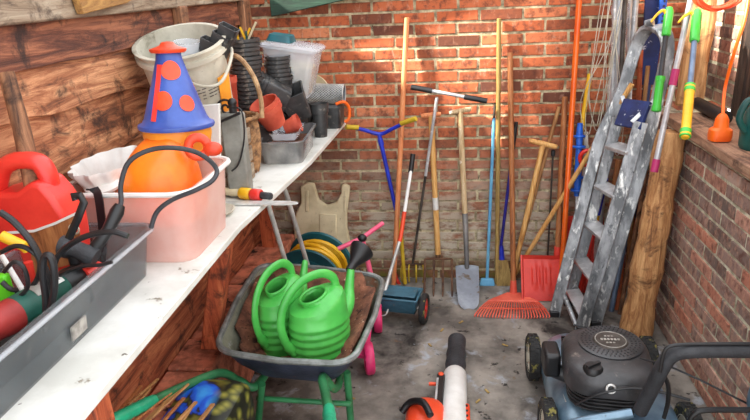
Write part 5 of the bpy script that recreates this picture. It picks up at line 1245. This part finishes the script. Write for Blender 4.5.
mb = MB(); mb.tube(smooth_path([at(662, 372, Y=1.76), at(668, 385, Y=1.78), at(668, 402, Y=1.8), at(664, 418, Y=1.8)], 4), .007, 8); mb.build('cable_sleeve', 'black', t)
mb = MB(); mb.tube(smooth_path([at(688, 424, Y=1.7), at(694, 414, Y=1.7), at(706, 410, Y=1.7), at(752, 410, Y=1.7)], 5), .009, 8); rb = mb.build('starter_bracket', 'black', t)

# ------------------------------------------------------------------ LEAF BLOWER
a, b = at(457, 339, Z=.06), at(455, 374, Z=.062)
t = thing('leaf_blower', 'orange leaf blower with white tube and black nozzle lying on the floor', 'leaf blower', (.02, 2.2, 0))
d_ = (a-b).normalized(); a.z = .052; b.z = .056
mb = MB(); rs = [.043, .042, .040, .046, .041, .047, .042, .046]; mb.tube([a-(a-b)*k/7 for k in range(8)], rs, 20, cap=False); mb.tube([a, b], .036, 18); nz = mb.build('nozzle', 'foam', t)
c_ = at(453, 440, Z=.075); mb = MB(); mb.tube([b+(a-b)*.05, b, lerp(b, c_, .5), c_], [.043, .05, .052, .055], 20); mb.build('tube', 'white', t)
mb = MB(); e0_, e1_ = at(441, 376, Z=.085), at(436, 440, Z=.10); mb.strip([e0_, e1_], .034, .03, (1, 0, 0)); sb = mb.build('side_rail', 'black', t, bevel=.006)
mb = MB(); mb.strip([lerp(e0_, e1_, .1)+Vector((-.012, 0, .017)), lerp(e0_, e1_, .98)+Vector((-.012, 0, .017))], .008, .004, (1, 0, 0)); mb.build('chrome_line', 'alu_clean', sb)
mb = MB(); mb.ball(e0_+Vector((0, -.008, .016)), .012, (1, 1, .6)); mb.build('red_button', 'orangered', sb)
mb = MB(); p_ = at(436, 384, Z=.09); mb.tube([p_, p_+Vector((-.03, 0, .0))], .008, 8); mb.build('catch', 'orangered', sb)
bc_ = at(424, 412, Z=.07); mb = MB(); rings = []
for (z, w_, d2, r_) in ((.004, .11, .16, .04), (.03, .15, .21, .06), (.08, .16, .22, .07), (.11, .13, .18, .06), (.125, .07, .1, .03)): rings.append([p+Vector((bc_.x+.01, bc_.y-.05, 0)) for p in rrect(w_, d2, r_, z, 7)])
mb.loft(rings); bd = mb.build('motor_housing', 'orangered', t)
mb = MB(); g_ = Vector((bc_.x-.0, bc_.y-.02, .12)); mb.tube(smooth_path([g_+Vector((-.085, -.01, -.03)), g_+Vector((-.05, .0, .01)), g_+Vector((0, -.04, .04)), g_+Vector((.03, -.1, .03))], 5), .014, 10); mb.build('handle', 'black', bd)
mb = MB(); hx = at(464, 412, Z=.06); mb.box(Vector((hx.x+.0, hx.y-.05, .05)), (.045, .14, .08)); vh = mb.build('fan_housing', 'orangered', t, bevel=.008)
for k in range(4): mb = MB(); mb.box(Vector((hx.x, hx.y-.0-.03*k, .0905)), (.03, .011, .003)); mb.build('vent', 'black', vh)

# ------------------------------------------------------------------ PATTERNED BAG AND STAKES
bz_ = .46; bgx, bgy = -.772, 1.53
mb = MB(); rings = []
for (z, w_, d_, r_) in ((.0, .2, .30, .03), (.02, .22, .34, .04), (.2, .235, .37, .04), (.42, .24, .37, .04), (.455, .22, .34, .05), (.465, .1, .2, .04)): rings.append([p+Vector((bgx, bgy, 0)) for p in rrect(w_, d_, r_, z, 7)])
mb.loft(rings); t = tag(mb.build('patterned_bag', 'leafbag', sub=1, jitter=.012), 'blue bag printed with leaves under the left wheelbarrow handle', 'bag')
for k, (x0, y0, x1, y1, w_, m) in enumerate(((187, 384, 134, 432, .020, 'stake'), (175, 389, 130, 424, .016, 'brownwood'), (196, 402, 160, 440, .012, 'stake'), (213, 404, 190, 434, .014, 'oldwood'), (150, 388, 118, 428, .010, 'stake'), (158, 379, 128, 405, .010, 'oldwood'), (184, 398, 150, 436, .012, 'brownwood'), (191, 408, 170, 440, .010, 'stake'), (141, 386, 112, 420, .012, 'brownwood'))):
    z0_ = bz_+.02+.012*(k % 3); A, B = at(x0, y0, Z=z0_+.01), at(x1, y1, Z=z0_+.03)
    mb = MB(); mb.strip([A, B], w_, .007, (1, .3, .1)); o = tag(mb.build('wooden_stake', m, bevel=.002), ['widest pale stake with a drilled end, across the patterned bag', 'darker drilled stake left of the widest one', 'thin split stake on the blue of the bag', 'weathered stake nearest the wheelbarrow leg', 'slender light stake left on the bag by the bench', 'thin stake farthest from the camera in the bundle', 'brown stake between the widest and the split one', 'short light splinter right under the widest stake', 'leftmost brown stake in the bundle'][k], 'stake', None)
    if k < 2:
        c_ = lerp(A, B, .08); mb = MB(); mb.tube([c_+Vector((0, 0, .0)), c_+Vector((0, 0, .0065))], .003, 8); mb.build('drill_hole', 'black', o)
# dry leaves and chips on the floor
mb = MB()
for (x_, y_) in ((487, 391), (478, 401), (461, 322), (497, 262+40), (442, 330), (505, 345), (352, 398), (340, 406), (430, 345), (470, 300)):
    p = at(x_, y_, Z=.003); a = random.uniform(0, PI); mb.box(p, (.03, .009, .003), Matrix.Rotation(a, 3, 'Z'))
tag(mb.build('straw_litter', 'olivewood'), 'scattered bits of straw and dry leaf on the concrete floor', 'litter', kind='stuff')
